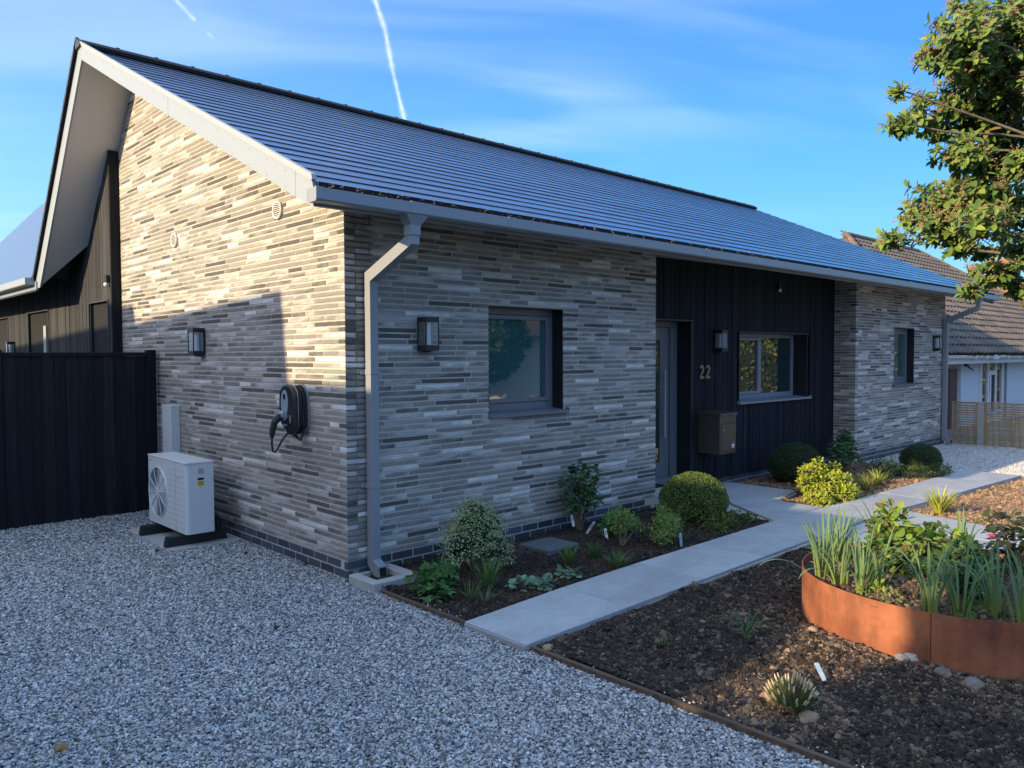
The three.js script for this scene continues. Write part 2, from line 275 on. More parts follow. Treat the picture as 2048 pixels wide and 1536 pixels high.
function fillRow(a, b, r, out, y, deepA, deepB) {                      // brick positions from a to b along a course
  let x = a, first = true;
  while (b - x > 0.03) {
    let L = r() < 0.40 ? .49 : r() < 0.45 ? .375 : r() < 0.8 ? .24 : .30; const left = b - x;
    if (first && r() < 0.4) L *= 0.3 + 0.6 * r();
    if (L > left - 0.11) L = left < 0.52 ? left : left * (0.4 + 0.2 * r());
    out.push({ x, y, L: Math.min(L, left), mix: pickMix(r), v: Math.floor(r() * 3) }); x += L + 0.012; first = false;
  }
}
const clsOf = (L) => { let k = 0; CLS.forEach((c, i) => { if (Math.abs(Math.log(L / c)) < Math.abs(Math.log(L / CLS[k]))) k = i; }); return k; };
// walls: each has a mortar backing; the bricks that show largest are meshes of their own, the rest are joined
function layBricks(list, wall, place, nSingle) {                       // place(brick) -> {m: Matrix4, d: distance from the photograph's standpoint}
  const all = list.map((b) => { const cls = clsOf(b.L), q = place(b); return { b, cls, q, size: b.L / q.d, geo: brickGeo(cls, b.mix, b.v, !!b.deep) }; });
  all.sort((a, b) => b.size - a.size);
  const rest = new GB();
  all.forEach((e, i) => {
    const m = e.q.m.clone().multiply(new THREE.Matrix4().makeScale(e.b.L / CLS[e.cls], 1, 1));
    if (i < nSingle) { const k = new THREE.Mesh(e.geo, M.brick); k.name = 'brick'; k.castShadow = k.receiveShadow = true; m.decompose(k.position, k.quaternion, k.scale); wall.add(k); }
    else rest.add(e.geo, m);
  });
  if (all.length > nSingle) { const k = rest.build('brick', M.brick, wall); k.userData.kind = 'stuff'; }
}
const dist = (x, y, z) => Math.hypot(x - camP.x, y - camP.y, z - camP.z);
const Ysf = (z) => 2.93 + 0.46 * (0.58 - z), Ysr = (z) => 5.42 + 1.146 * (z + 4.835);
const BR = rng(77);
// -- gable wall, facing the drive (plane x = 0)
{
  const g = new GB(); g.prism([[-0.0045, -0.2], [-0.0045, 3.16], [-4.84, 5.40], [-5.545, 4.58], [-5.545, -0.2]], 'x', 0.0045, 0.28);
  const wall = g.build('brick_wall', M.mortar, house); wall.userData.label = 'sunlit gable wall of long thin grey bricks';
  const list = [];
  for (let k = 0; k < 105; k++) {
    const y = 0.155 + 0.020 + k * 0.05; let zmax = 0, zmin = -5.55;
    if (y > Ysf(0) - 0.02) zmax = 0.58 - (y - 2.93) / 0.46 + 0.06;
    if (y > 4.58) zmin = (y - 5.42) / 1.146 - 4.835 - 0.04;
    if (zmax - zmin < 0.08) continue;
    if (zmax === 0) {                                                 // the corner: headers and stretchers turn by turn
      if (k % 2) { const L = .24 + (BR() < .5 ? .25 : 0), b = { x: zmax - L, y, L, mix: pickMix(BR), v: 0, deep: 1 }; list.push(b); zmax -= L + .01; } else zmax -= 0.11;
    }
    fillRow(zmin, zmax, BR, list, y);
  }
  layBricks(list, wall, (b) => ({ m: mat4(0, b.y, b.x, -Math.PI / 2), d: dist(0, b.y, b.x) * 1.25 }), 300);
}
// -- a wall facing the garden, with openings [x0, x1, y0, y1]
function frontWall(x0, x1, label, holes, nSingle, cornerLeft) {
  const g = new GB(), ytop = 3.2;
  const xs = [x0 + 0.008, ...holes.flatMap((h) => [h[0], h[1]]), x1 - 0.008];
  for (let i = 0; i < xs.length - 1; i++) if (i % 2 === 0) g.box(xs[i], -0.2, -0.28, xs[i + 1], ytop, -0.0045); else { const h = holes[(i - 1) / 2]; g.box(xs[i], -0.2, -0.28, xs[i + 1], h[2], -0.0045); g.box(xs[i], h[3], -0.28, xs[i + 1], ytop, -0.0045); }
  const wall = g.build('brick_wall', M.mortar, house); wall.userData.label = label;
  const list = [];
  for (let k = 0; k < 59; k++) {
    const y = 0.155 + 0.020 + k * 0.05; let a = x0, b = x1;
    if (cornerLeft) { if (k % 2 === 0) { const L = .10 + (k % 4 ? .0 : .14); list.push({ x: a, y, L, mix: pickMix(BR), v: 1, deep: 1 }); a += L + .01; } else a += 0.11; }
    const spans = []; let s = a; for (const h of holes) if (y > h[2] - 0.012 && y < h[3] + 0.012) { spans.push([s, h[0] - 0.003]); s = h[1] + 0.003; } spans.push([s, b]);
    for (const [p, q] of spans) if (q - p > 0.03) fillRow(p, q, BR, list, y);
  }
  layBricks(list, wall, (b) => ({ m: mat4(b.x, b.y, 0), d: dist(b.x + b.L / 2, b.y, 0) * (1 + 0.02 * b.x) }), nSingle);
  return wall;
}
const wallA = frontWall(0, 4.245, 'shaded front wall of long thin grey bricks around the square window', [[1.585, 2.62, 1.285, 2.325]], 300, true);
const wallB = frontWall(9.82, 14.1, 'right-hand brick wing with the narrow window', [[11.46, 12.43, 1.285, 2.325]], 0, true);
{                                                                     // the short brick return beside the porch, and the ends of the wings
  const g = new GB(); g.box(9.827, -0.2, -0.40, 10.05, 3.2, -0.2805);
  const wall = g.build('brick_wall', M.mortar, house), list = [];
  for (let k = 0; k < 59; k++) { const y = 0.175 + k * 0.05; let zmax = 0; if (k % 2) { list.push({ x: -.25, y, L: .25, mix: pickMix(BR), v: 0, deep: 1 }); zmax = -.26; fillRow(-.37, zmax, BR, list, y); } else fillRow(-.37, -.11, BR, list, y); }
  layBricks(list, wall, (b) => ({ m: mat4(9.82, b.y, b.x, -Math.PI / 2), d: dist(9.82, b.y, b.x) }), 0);
  const e = new GB(); e.box(13.8, -0.2, -9, 14.093, 3.2, -0.2805); e.box(3.95, -0.2, -0.6, 4.237, 3.2, -0.2805); e.box(0.02, -0.2, -17, 0.2, 3.2, -5.6); e.box(0, -0.2, -17.2, 14, 3.2, -17.0); e.build('inner_wall', M.mortar, house);
}
// -- blue brick plinth
{
  const pc = [.045, .055, .075], geos = [0, 1, 2, 3].map((v) => { const g = new GB(), r = rng(900 + v), q = 0.7 + 0.7 * r(); g.cbox(0, -0.0325, -0.05, 0.215, 0.0325, 0, 0.004, mul3(pc, q)); return g.geo(); });
  const wall = house.children[0]; const part = new GB(); part.box(0.3, -0.3, -0.3, 4.2, -0.21, -0.02);
  const plinth = part.build('plinth', M.mortar, house), rest = new GB(); let n = 0; const cand = [];
  for (let c = 0; c < 3; c++) {
    const y = 0.145 - 0.0325 - c * 0.075, off = c % 2 ? 0.112 : -0.0015;
    for (let z = -0.215 - (c % 2 ? 0 : 0.112); z > -5.5; z -= 0.225) cand.push([mat4(0.001, y, z, -Math.PI / 2), dist(0, y, z)]);
    for (let x = off; x < 4.03; x += 0.225) cand.push([mat4(x, y, -0.001, 0), dist(x, y, 0)]);
    for (let x = 9.82; x < 14; x += 0.225) cand.push([mat4(x + (c % 2 ? 0.11 : 0), y, -0.001, 0, [x > 13.7 ? 0.6 : 1, 1, 1]), dist(x, y, 0)]);
    for (let x = 5.56; x < 9.8; x += 0.225) cand.push([mat4(x + (c % 2 ? 0.11 : 0), y - 0.03, -0.372, 0, [x > 9.4 ? 0.7 : 1, 1, 1]), dist(x, y, 0)]);
    cand.push([mat4(9.818, y, -0.3, -Math.PI / 2, [1.3, 1, 1]), 14]);
  }
  cand.sort((a, b) => a[1] - b[1]);
  cand.forEach(([m], i) => { if (i < 120) { const k = new THREE.Mesh(geos[i % 4], M.plinth); k.name = 'plinth_brick'; m.decompose(k.position, k.quaternion, k.scale); plinth.add(k); } else rest.add(geos[i % 4], m); });
  const k = rest.build('plinth_brick', M.plinth, plinth); k.userData.kind = 'stuff';
  const bk = new GB(); bk.box(4.245, -0.2, -0.5, 9.82, 0.14, -0.378); bk.build('plinth_backing', M.mortar, plinth);
}
// -- two round wall vents
for (const [z, y] of [[-1.115, 3.19], [-3.63, 3.19]]) {
  const ring = new GB(), N = 28, r0 = 0.066, r1 = 0.085; const at = (a, r, x) => [x, y + r * Math.sin(a), z + r * Math.cos(a)];
  for (let i = 0; i < N; i++) { const a = i / N * 2 * Math.PI, b = (i + 1) / N * 2 * Math.PI; ring.quad(at(a, r0, -.022), at(b, r0, -.022), at(b, r1 - .005, -.024), at(a, r1 - .005, -.024)); ring.quad(at(a, r1 - .005, -.024), at(b, r1 - .005, -.024), at(b, r1, -.016), at(a, r1, -.016)); ring.quad(at(a, r1, -.016), at(b, r1, -.016), at(b, r1, 0), at(a, r1, 0)); ring.quad(at(a, r0, -.022), at(a, r0, 0), at(b, r0, 0), at(b, r0, -.022)); }
  const v = ring.build('wall_vent', M.soffit, house), dk = new GB(); for (let i = 0; i < N; i++) { const a = i / N * 2 * Math.PI, b = (i + 1) / N * 2 * Math.PI; dk.tri([-.003, y, z], at(a, r0, -.003), at(b, r0, -.003)); } dk.build('vent_opening', std([.10, .05, .035]), v);
  for (let i = -3; i <= 3; i++) { const yy = y + i * 0.0175, w = Math.sqrt(Math.max(0, r0 * r0 - (i * 0.0175) ** 2)); const l = new GB(); l.cbox(-.019, yy - .004, z - w, -.006, yy + .004, z + w, .001); l.build('louvre', M.soffit, v); }
}
// -- windows: frame, sash, pane, sill, black reveal liners
function makeWindow(label, x0, x1, y0, y1, zf, zw, mullions, paneMat, sillX, frameMat, fw = 0.062) {
  const f = new GB(); f.cbox(x0, y0, zf - .07, x0 + fw, y1, zf); f.cbox(x1 - fw, y0, zf - .07, x1, y1, zf); f.cbox(x0 + fw, y1 - fw, zf - .07, x1 - fw, y1, zf - .001); f.cbox(x0 + fw, y0, zf - .07, x1 - fw, y0 + fw + .02, zf - .001);
  for (const m of mullions) f.cbox(m - .034, y0 + fw + .02, zf - .07, m + .034, y1 - fw, zf - .0015);
  const w = f.build('window', frameMat, house); w.userData.label = label;
  const cells = [x0 + fw, ...mullions.flatMap((m) => [m - .034, m + .034]), x1 - fw];
  for (let i = 0; i < cells.length; i += 2) {
    let a = cells[i], b = cells[i + 1], c = y0 + fw + .02, d = y1 - fw; const sashed = i === 0;
    if (sashed) { const s = new GB(), t = .045; s.cbox(a + .004, c + .004, zf - .05, a + t, d - .004, zf + .010); s.cbox(b - t, c + .004, zf - .05, b - .004, d - .004, zf + .010); s.cbox(a + t, d - t, zf - .05, b - t, d - .004, zf + .009); s.cbox(a + t, c + .004, zf - .05, b - t, c + t, zf + .009); s.build('sash', frameMat, w); a += t; b -= t; c += t; d -= t; }
    const p = new GB(); p.box(a - .006, c - .006, zf - .05, b + .006, d + .006, zf - .022); p.build('pane', paneMat, w);
  }
  const bk = new GB(); bk.box(x0 + .01, y0 + .01, zf - .3, x1 - .01, y1 - .01, zf - .071); bk.build('room_behind', M.darkVoid, w);
  const r = new GB(); r.box(x1 - .001, y0 - .03, zf - .07, x1 + .012, y1 + .012, zw - .004); r.box(x0 - .012, y0 - .03, zf - .07, x0 + .001, y1 + .012, zw - .004); r.box(x0 + .001, y1 - .001, zf - .07, x1 - .001, y1 + .012, zw - .003); r.build('reveal', M.blackMetal, w);
  const s = new GB(), sx0 = sillX[0], sx1 = sillX[1], zo = zw + .042; s.quad([sx0, y0 + .012, zf], [sx0, y0 - .012, zo], [sx1, y0 - .012, zo], [sx1, y0 + .012, zf]); s.cbox(sx0, y0 - .040, zo - .004, sx1, y0 - .010, zo + .002, .001); s.quad([sx0, y0 - .012, zo], [sx1, y0 - .012, zo], [sx1, y0 - .022, zf], [sx0, y0 - .022, zf]);
  for (const e of [sx0, sx1]) s.cbox(e - .006, y0 - .042, zw - .003, e + .006, y0 + .014, zo + .004, .001);
  s.build('sill', frameMat, w); return w;
}
makeWindow('square window with frosted teal glass', 1.587, 2.618, 1.29, 2.323, -0.15, 0, [], M.paneBlind, [1.575, 2.665], M.frame);
makeWindow('wide two-light window in the black cladding', 6.755, 8.825, 1.17, 2.165, -0.60, -0.362, [7.755], M.pane, [6.70, 8.90], std([.20, .22, .25], { roughness: .4 }), 0.055);
makeWindow('narrow window in the right-hand brick wing', 11.462, 12.428, 1.29, 2.323, -0.13, 0, [], M.paneBlind, [11.40, 12.50], M.frame);
// -- black timber cladding boards
let boardCols = [[.010, .016, .024], [.014, .021, .030], [.008, .013, .020], [.020, .027, .036], [.012, .018, .027]];
function board(parent, a, b, y0, y1, make) { const g = new GB(); g.color(mul3(boardCols[Math.floor(R() * 5)], rr(0.8, 1.25))); make(g, a, b, y0, y1, rr(0, 0.010)); g.build('cladding_board', M.clad, parent); }
{
  const bk = new GB(); bk.box(4.237, 0.14, -.55, 5.0, 0.16, -.40); bk.box(5.562, .09, -.5, 6.74, 3.2, -.40); bk.box(8.84, .09, -.5, 9.83, 3.2, -.40); bk.box(6.741, .09, -.5, 8.839, 1.13, -.40); bk.box(6.741, 2.18, -.5, 8.839, 3.2, -.40); bk.box(4.237, 2.32, -.5, 5.561, 3.2, -.40);
  const wall = bk.build('clad_wall', M.darkVoid, house); wall.userData.label = 'black vertical board cladding set back between the brick wings';
  let x = 4.248; const wide = [.135, .105, .12, .075, .13, .095, .06, .11, .085, .125]; let i = 0;
  while (x < 9.80) {
    const w = Math.min(wide[i++ % 10] * rr(.92, 1.08), 9.815 - x), a = x + .003, b = x + w - .004, spans = [];
    if (b < 5.555) spans.push([2.315, 3.16]); else if (a > 6.745 && b < 8.835) spans.push([.10, 1.135], [2.175, 3.16]); else if (b > 6.75 && a < 8.83 && (a > 6.66 || b < 8.9)) spans.push([.10, 1.12], [2.178, 3.16]); else spans.push([.10, 3.16]);
    for (const [p, q] of spans) board(wall, a, b, p, q, (g, l, r, y0, y1, dz) => g.cbox(l, y0, -.40, r, y1, -.375 + dz, .003));
    x += w;
  }
  const tr = new GB(); tr.cbox(4.25, 2.293, -.5, 5.575, 2.313, -.355); tr.cbox(6.735, 2.168, -.5, 8.86, 2.186, -.352); tr.build('drip_trim', M.blackMetal, wall);
}
// -- front door, set back in a black reveal
{
  const g = new GB(); g.cbox(4.26, .12, -.66, 4.32, 2.29, -.59); g.cbox(5.37, .12, -.66, 5.53, 2.29, -.59); g.cbox(4.32, 2.22, -.66, 5.37, 2.29, -.591); g.cbox(5.385, .2, -.60, 5.41, 2.2, -.580); g.cbox(5.45, .2, -.60, 5.47, 2.2, -.580);
  const d = g.build('front_door', std([.105, .118, .135], { roughness: .45 }), house); d.userData.label = 'dark grey front door with long glazed strip';
  const l = new GB(); l.cbox(5.175, .2, -.65, 5.368, 2.215, -.615); l.cbox(4.322, .2, -.65, 4.6, 2.215, -.615); l.cbox(4.6, .2, -.65, 5.175, .42, -.616); l.cbox(4.6, 2.05, -.65, 5.175, 2.215, -.616); for (const x of [5.24, 5.30]) l.cbox(x, .22, -.62, x + .006, 2.2, -.612, .001); l.build('door_leaf', std([.115, .128, .145], { roughness: .42 }), d);
  const p = new GB(); p.box(4.595, .415, -.645, 5.18, 2.055, -.63); p.build('pane', M.pane, d);
  const s = new GB(); s.cbox(4.25, .10, -.68, 5.555, .20, -.578); s.build('threshold', std([.15, .165, .185], { roughness: .4 }), d);
  const r = new GB(); r.box(5.535, .1, -.66, 5.558, 2.3, -.366); r.box(4.24, 2.291, -.66, 5.534, 2.312, -.366); r.box(4.238, .1, -.66, 4.2495, 2.3, -.285); r.build('reveal', M.blackMetal, d);
  const h = new GB(); h.tube([[5.21, .75, -.56], [5.21, 1.65, -.56]], .013, 10); h.tube([[5.21, .85, -.56], [5.21, .85, -.615]], .008, 8); h.tube([[5.21, 1.55, -.56], [5.21, 1.55, -.615]], .008, 8); h.build('handle', M.galv, d);
}
// -- roof: deck, solar tiles, ridge, boards, soffits
const TK = 0.4555, TH = Math.atan(TK), Ytile = (z) => 3.095 + TK * (0.60 - z);
{
  const g = new GB(); g.prism([[.56, 2.955], [.56, Ytile(.56) - .030], [-4.95, Ytile(-4.95) - .02], [-4.84, 5.43]], 'x', -.585, 15.05); g.prism([[-4.95, Ytile(-4.95) - .02], [-4.84, 5.43], [-9.3, .32], [-9.5, .5]], 'x', 5.2, 15.05);
  const roof = g.build('roof', M.darkVoid, house); roof.userData.label = 'low pitched roof of glossy dark blue solar tiles';
  const W = 1.31, rowL = .2506, geos = [0, 1, 2].map((k) => { const t = new GB(), w = k === 0 ? W : k === 1 ? W / 2 : W * .36, c = Math.cos(TH), s = Math.sin(TH); const P = (x, l, n) => [x, l * s + n * c, -l * c + n * s]; const l0 = 0, l1 = .285, x0 = .0015, x1 = w - .0015; t.poly([P(x0, l0, .014), P(x1, l0, .014), P(x1, l1, .005), P(x0, l1, .005)]); t.poly([P(x0, l0, .0), P(x1, l0, .0), P(x1, l0, .014), P(x0, l0, .014)]); t.poly([P(x0, l0, 0), P(x0, l0, .014), P(x0, l1, .005), P(x0, l1, 0)]); t.poly([P(x1, l0, 0), P(x1, l1, 0), P(x1, l1, .005), P(x1, l0, .014)]); t.poly([P(x0, l0, 0), P(x0, l1, 0), P(x1, l1, 0), P(x1, l0, 0)]); return t.geo(); });
  const smats = [0, 1, 2, 3].map((k) => { const m = M.slate.clone(); m.roughness = [.28, .32, .30, .35][k]; m.color.multiplyScalar([1, .8, 1.2, .95][k]); return m; });
  for (let i = 0; i < 24; i++) {
    const z = .60 - i * rowL * Math.cos(TH), y = 3.075 + i * rowL * Math.sin(TH); let x = -.585; const xe = 15.07;
    let first = i % 2; while (xe - x > .05) { let k = first ? 1 : 0; let w = [W, W / 2, W * .36][k]; first = 0; let sc = 1; if (x + w > xe) { sc = (xe - x) / w; } const m = new THREE.Mesh(geos[k], smats[Math.floor(R() * 4)]); m.name = 'solar_tile'; m.position.set(x, y + rr(-.0007, .0007), z); m.scale.x = sc; m.rotation.set(rr(-.0016, .0016), 0, rr(-.0006, .0006)); m.castShadow = m.receiveShadow = true; roof.add(m); x += w * sc; }
  }
  // ridge caps with the dry-ridge clips at their joints
  for (let x = -.64, i = 0; x < 15.0; x += .465, i++) { const c = new GB(), x1 = Math.min(x + .463, 15.1), y = 5.64, z = -4.95; c.prism([[z + .150, y - .075], [z + .152, y - .060], [z + .03, y + .035], [z - .03, y + .035], [z - .12, y - .075], [z - .10, y - .09]], 'x', x, x1); c.build('ridge_tile', M.ridge, roof); }
  const cl = new GB(); for (let x = -.175; x < 15.0; x += .465) { cl.cbox(x - .02, 5.672, -4.975, x + .03, 5.690, -4.925, .004); cl.cbox(x + .0, 5.63, -4.925, x + .05, 5.655, -4.895, .004); } cl.build('ridge_clip', M.ridge, roof);
  const un = new GB(); un.prism([[-4.79, 5.575], [-4.79, 5.60], [-4.86, 5.65], [-4.86, 5.58]], 'x', -.6, 15.08); un.build('ridge_vent', M.darkVoid, roof);
}
{ // rear slope above the gable, its tiles, and the rear wing roof meeting it in a valley
  const g = new GB(), up = (z) => 5.623 + 1.123 * (z + 4.95), wu = (x) => 2.99 + 1.146 * (x + .61);
  const V = (x) => -7.08 + (x + .61);                                  // plan position of the valley
  const xe = 1.685;
  g.poly([[-.60, up(-4.95), -4.95], [-.60, up(-7.28), -7.28], [xe, up(-4.98), -4.98]]);
  const roof2 = g.build('rear_roof', M.slate, house);
  const w = new GB(); w.poly([[-.66, 2.97, -7.30], [-.66, 2.97, -17], [xe, wu(xe) - .02, -17], [xe, wu(xe) - .02, V(xe)]]); w.poly([[xe, wu(xe) - .02, -17], [4.0, 2.97, -17], [4.0, 2.97, -7.3], [xe, wu(xe) - .02, V(xe)]]); w.poly([[-.6, 2.9, -17], [4, 2.9, -17], [xe, wu(xe) - .03, -17]]);
  const wr = w.build('wing_roof', M.darkVoid, house); wr.userData.label = 'slate blue roof of the rear wing seen past the gable';
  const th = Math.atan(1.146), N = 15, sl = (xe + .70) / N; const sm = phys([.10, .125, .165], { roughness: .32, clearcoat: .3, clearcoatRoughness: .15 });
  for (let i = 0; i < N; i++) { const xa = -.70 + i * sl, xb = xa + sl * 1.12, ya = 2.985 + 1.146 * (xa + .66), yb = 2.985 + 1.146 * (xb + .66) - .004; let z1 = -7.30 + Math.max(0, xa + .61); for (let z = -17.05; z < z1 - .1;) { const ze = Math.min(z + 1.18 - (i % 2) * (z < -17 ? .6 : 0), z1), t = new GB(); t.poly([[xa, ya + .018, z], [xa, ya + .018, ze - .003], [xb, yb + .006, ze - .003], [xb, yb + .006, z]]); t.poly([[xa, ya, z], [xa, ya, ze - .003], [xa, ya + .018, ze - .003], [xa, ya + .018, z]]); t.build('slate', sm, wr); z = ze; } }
  const rt = new GB(); rt.prism([[1.56, 5.50], [1.685, 5.66], [1.81, 5.50]], 'z', -17.05, -4.9); rt.build('ridge_tile', M.ridge, wr);
  // rear slope tile edges seen under the verge
  for (let i = 0; i < 14; i++) { const za = -4.98 - i * .166, zb = za - .18, t = new GB(); t.poly([[-.655, up(za) + .012, za], [-.2, up(za) + .012, za], [-.2, up(zb) + .034, zb], [-.655, up(zb) + .034, zb]]); t.poly([[-.655, up(za) - .05, za], [-.655, up(za) + .012, za], [-.655, up(zb) + .034, zb], [-.655, up(zb) - .05, zb]]); t.build('slate', M.ridge, roof2); }
  // soffits
  const s = new GB(); s.poly([[-.60, Ysr(-4.835), -4.835], [-.60, Ysr(-7.075), -7.075], [.02, Ysr(-6.445), -6.445], [.02, Ysr(-4.835), -4.835]]); s.poly([[-.60, Ysf(-4.835), -4.835], [.02, Ysf(-4.835), -4.835], [.02, Ysf(.57), .57], [-.60, Ysf(.57), .57]]); s.build('soffit', M.soffit, house);
  const s2 = new GB(); s2.poly([[.02, Ysf(.02), .02], [15.05, Ysf(.02), .02], [15.05, Ysf(.57), .57], [.02, Ysf(.57), .57]]); s2.poly([[14.0, Ysf(-4.8), -4.8], [15.05, Ysf(-4.8), -4.8], [15.05, Ysf(.02), .02], [14.0, Ysf(.02), .02]]); s2.poly([[.02, 3.04, -.4], [15.05, 3.2, -.4], [15.05, 3.2, .02], [.02, 3.2, .02]]); s2.build('eaves_soffit', M.greyLight, house);
  const s3 = new GB(), wsof = (x) => 2.838 + 1.146 * (x + .61); s3.poly([[-.66, wsof(-.66), -7.13], [-.66, wsof(-.66), -17], [.02, wsof(.02), -17], [.02, wsof(.02), -6.45]]); s3.build('wing_soffit', M.dark, house);
}
{ // bargeboards with their trims, fascia
  const bb = new GB(); bb.prism([[-4.942, 5.622], [.585, 3.104], [.602, 3.05], [.602, 2.915], [.43, 2.978], [-4.835, 5.408]], 'x', -.612, -.588);
  const b = bb.build('bargeboard', M.greyLight, house); b.userData.label = 'pale grey front bargeboard in the sun';
  const b2 = new GB(); b2.prism([[-4.945, 5.615], [-4.84, 5.402], [-7.077, 2.838], [-7.18, 2.838], [-7.41, 2.862], [-7.30, 2.97]], 'x', -.610, -.588); b2.build('bargeboard', M.greyLight, house);
  const tr = new GB(); tr.prism([[-4.95, 5.626], [-4.93, 5.662], [.60, 3.142], [.612, 3.10], [.59, 3.10]], 'x', -.625, -.586); tr.build('verge_trim', std([.33, .345, .345], { roughness: .5 }), b);
  const tr2 = new GB(); tr2.prism([[-4.95, 5.64], [-4.95, 5.70], [-7.36, 3.02], [-7.31, 2.98]], 'x', -.64, -.60); tr2.build('verge_trim', M.ridge, house.children[house.children.length - 1]);
  const sc = new GB(), k = Math.hypot(1, .46); for (let i = 0; i < 17; i++) { const z = .2 - i * .3; for (const o of [.045, .165]) { const y = 3.104 + TK * (.585 - z) - o; sc.cbox(-.6145, y - .004, z - .004, -.611, y + .004, z + .004, .001); } } sc.build('screw', M.grey, b);
  const jn = new GB(); for (const z of [-2.1, .35]) { const y = 3.104 + TK * (.585 - z); jn.box(-.6135, y - .215, z - .002, -.6115, y - .004, z + .002); } jn.build('board_joint', M.grey, b);
  const f = new GB(); f.cbox(-.587, 2.918, .562, 15.06, 3.06, .597); f.build('fascia', M.grey, house);
  const fr = new GB(); fr.prism([[-4.942, 5.622], [.585, 3.104], [.602, 3.05], [.602, 2.915], [.43, 2.978], [-4.835, 5.408]].map(([a, b]) => [a, b - .045]), 'x', 15.05, 15.075); fr.build('bargeboard', M.grey, house);
  const bg = new GB(); bg.box(-.58, 3.045, .575, 15.05, 3.088, .625); bg.build('eaves_comb', M.darkVoid, house);
  const st = new GB(), r = rng(55); for (let i = 0; i < 150; i++) { const x = -.55 + 6.5 * Math.pow(r(), 1.4), y = 3.04 + .04 * r(), z = .63 + .05 * r(), a = r() * 6.28, l = .02 + .045 * r(); st.tube([[x, y, z], [x + l * Math.cos(a), y + l * (r() - .4), z + .3 * l * Math.sin(a)]], .0012, 3); } st.build('nest_straw', std([.32, .24, .13]), house).userData.kind = 'stuff';
}
// -- gutters and downpipes
function gutterProfile(z0, z1, yb, yt, e = 0) { const t = .004; return [[z0 - e, yt - .005 + e], [z0 - e, yb + .012 - e], [z0 + .012, yb - e], [z1 - .012, yb - e], [z1 + e, yb + .012], [z1 + e, yt + e], [z1 - .012, yt + e], [z1 - t, yt - t], [z1 - t, yb + .014], [z1 - .014, yb + t], [z0 + .014, yb + t], [z0 + t, yb + .014], [z0 + t, yt - .005]]; }
{
  const g = new GB(); g.prism(gutterProfile(.602, .722, 2.935, 3.028), 'x', -.655, 15.07); for (const x of [-.657, 15.068]) g.prism([[.602, 2.936], [.722, 2.936], [.722, 3.028], [.602, 3.028]], 'x', x, x + .006);
  const gt = g.build('gutter', M.grey, house); gt.userData.label = 'square grey gutter along the front eaves';
  for (const [a, b] of [[.15, .352], [1.17, 1.26], [4.19, 4.28], [7.22, 7.31], [10.2, 10.29], [13.2, 13.29], [-.658, -.60]]) { const s = new GB(); s.prism(gutterProfile(.602, .722, 2.935, 3.028, .004), 'x', a, b); s.build('gutter_union', M.grey, gt); }
}
function downpipe(x, label, bottom) {
  const w = .078, g = new GB(); g.prism([[.022, .14], [.022, 2.545], [.60, 2.78], [.60, 2.80], [.68, 2.80], [.68, 2.715], [.10, 2.47], [.10, .14]], 'x', x - w / 2, x + w / 2);
  const p = g.build('downpipe', M.grey, house); p.userData.label = label;
  const o = new GB(); o.cbox(x - .047, 2.785, .592, x + .047, 2.865, .688); o.prism([[.592, 2.862], [.60, 2.937], [.72, 2.937], [.688, 2.862]], 'x', x - .047, x + .047); o.poly([[x - .047, 2.862, .688], [x + .047, 2.862, .688], [x + .1, 2.937, .716], [x - .1, 2.937, .716]]); o.poly([[x - .047, 2.862, .592], [x - .047, 2.862, .688], [x - .1, 2.937, .716], [x - .1, 2.937, .60]]); o.poly([[x + .047, 2.862, .688], [x + .047, 2.862, .592], [x + .1, 2.937, .60], [x + .1, 2.937, .716]]); o.build('outlet', M.grey, p);
  const c = new GB(); for (const y of [1.72, .77]) { c.cbox(x - .043, y - .022, .01, x + .043, y + .022, .104, .002); c.cbox(x - .085, y - .020, .002, x - .043, y + .014, .014, .002); } c.build('pipe_clip', M.grey, p);
  for (const y of [2.36, .22]) { const s = new GB(); s.cbox(x - .0405, y - .10, .0205, x + .0405, y, .1015, .001); s.build('pipe_socket', M.grey, p); }
  const s = new GB(); const q = .002; s.prism([[.022, .16], [.022, .10], [.12, bottom], [.20, bottom], [.185, bottom + .085], [.10, .15]], 'x', x - w / 2 - q, x + w / 2 + q); s.cbox(x - .045, bottom + .078, .172, x + .045, bottom + .092, .198, .001); s.build('shoe', M.grey, p);
  const m = new GB(); m.poly([[x - .033, bottom + .006, .2015], [x + .033, bottom + .006, .2015], [x + .033, bottom + .074, .1893], [x - .033, bottom + .074, .1893]]); m.build('shoe_opening', M.darkVoid, p);
}
downpipe(.219, 'square grey downpipe by the near corner', .02);
downpipe(13.96, 'square grey downpipe at the far right corner', .02);
{ // rear wing eaves
  const g = new GB(); const pr = gutterProfile(-.735, -.625, 2.90, 2.985).map(([a, b]) => [-(a + .0) - 1.36, b]); g.prism(gutterProfile(-.745, -.63, 2.885, 2.985).map(([a, b]) => [-1.375 - a, b]), 'z', -17, -7.30); g.prism([[-.745, 2.886], [-.63, 2.886], [-.63, 2.985], [-.745, 2.985]], 'z', -7.304, -7.298); g.build('gutter', M.greyLight, house);
  const f = new GB(); f.box(-.628, 2.80, -17, -.60, 2.93, -7.2); f.build('fascia', M.grey, house);
}
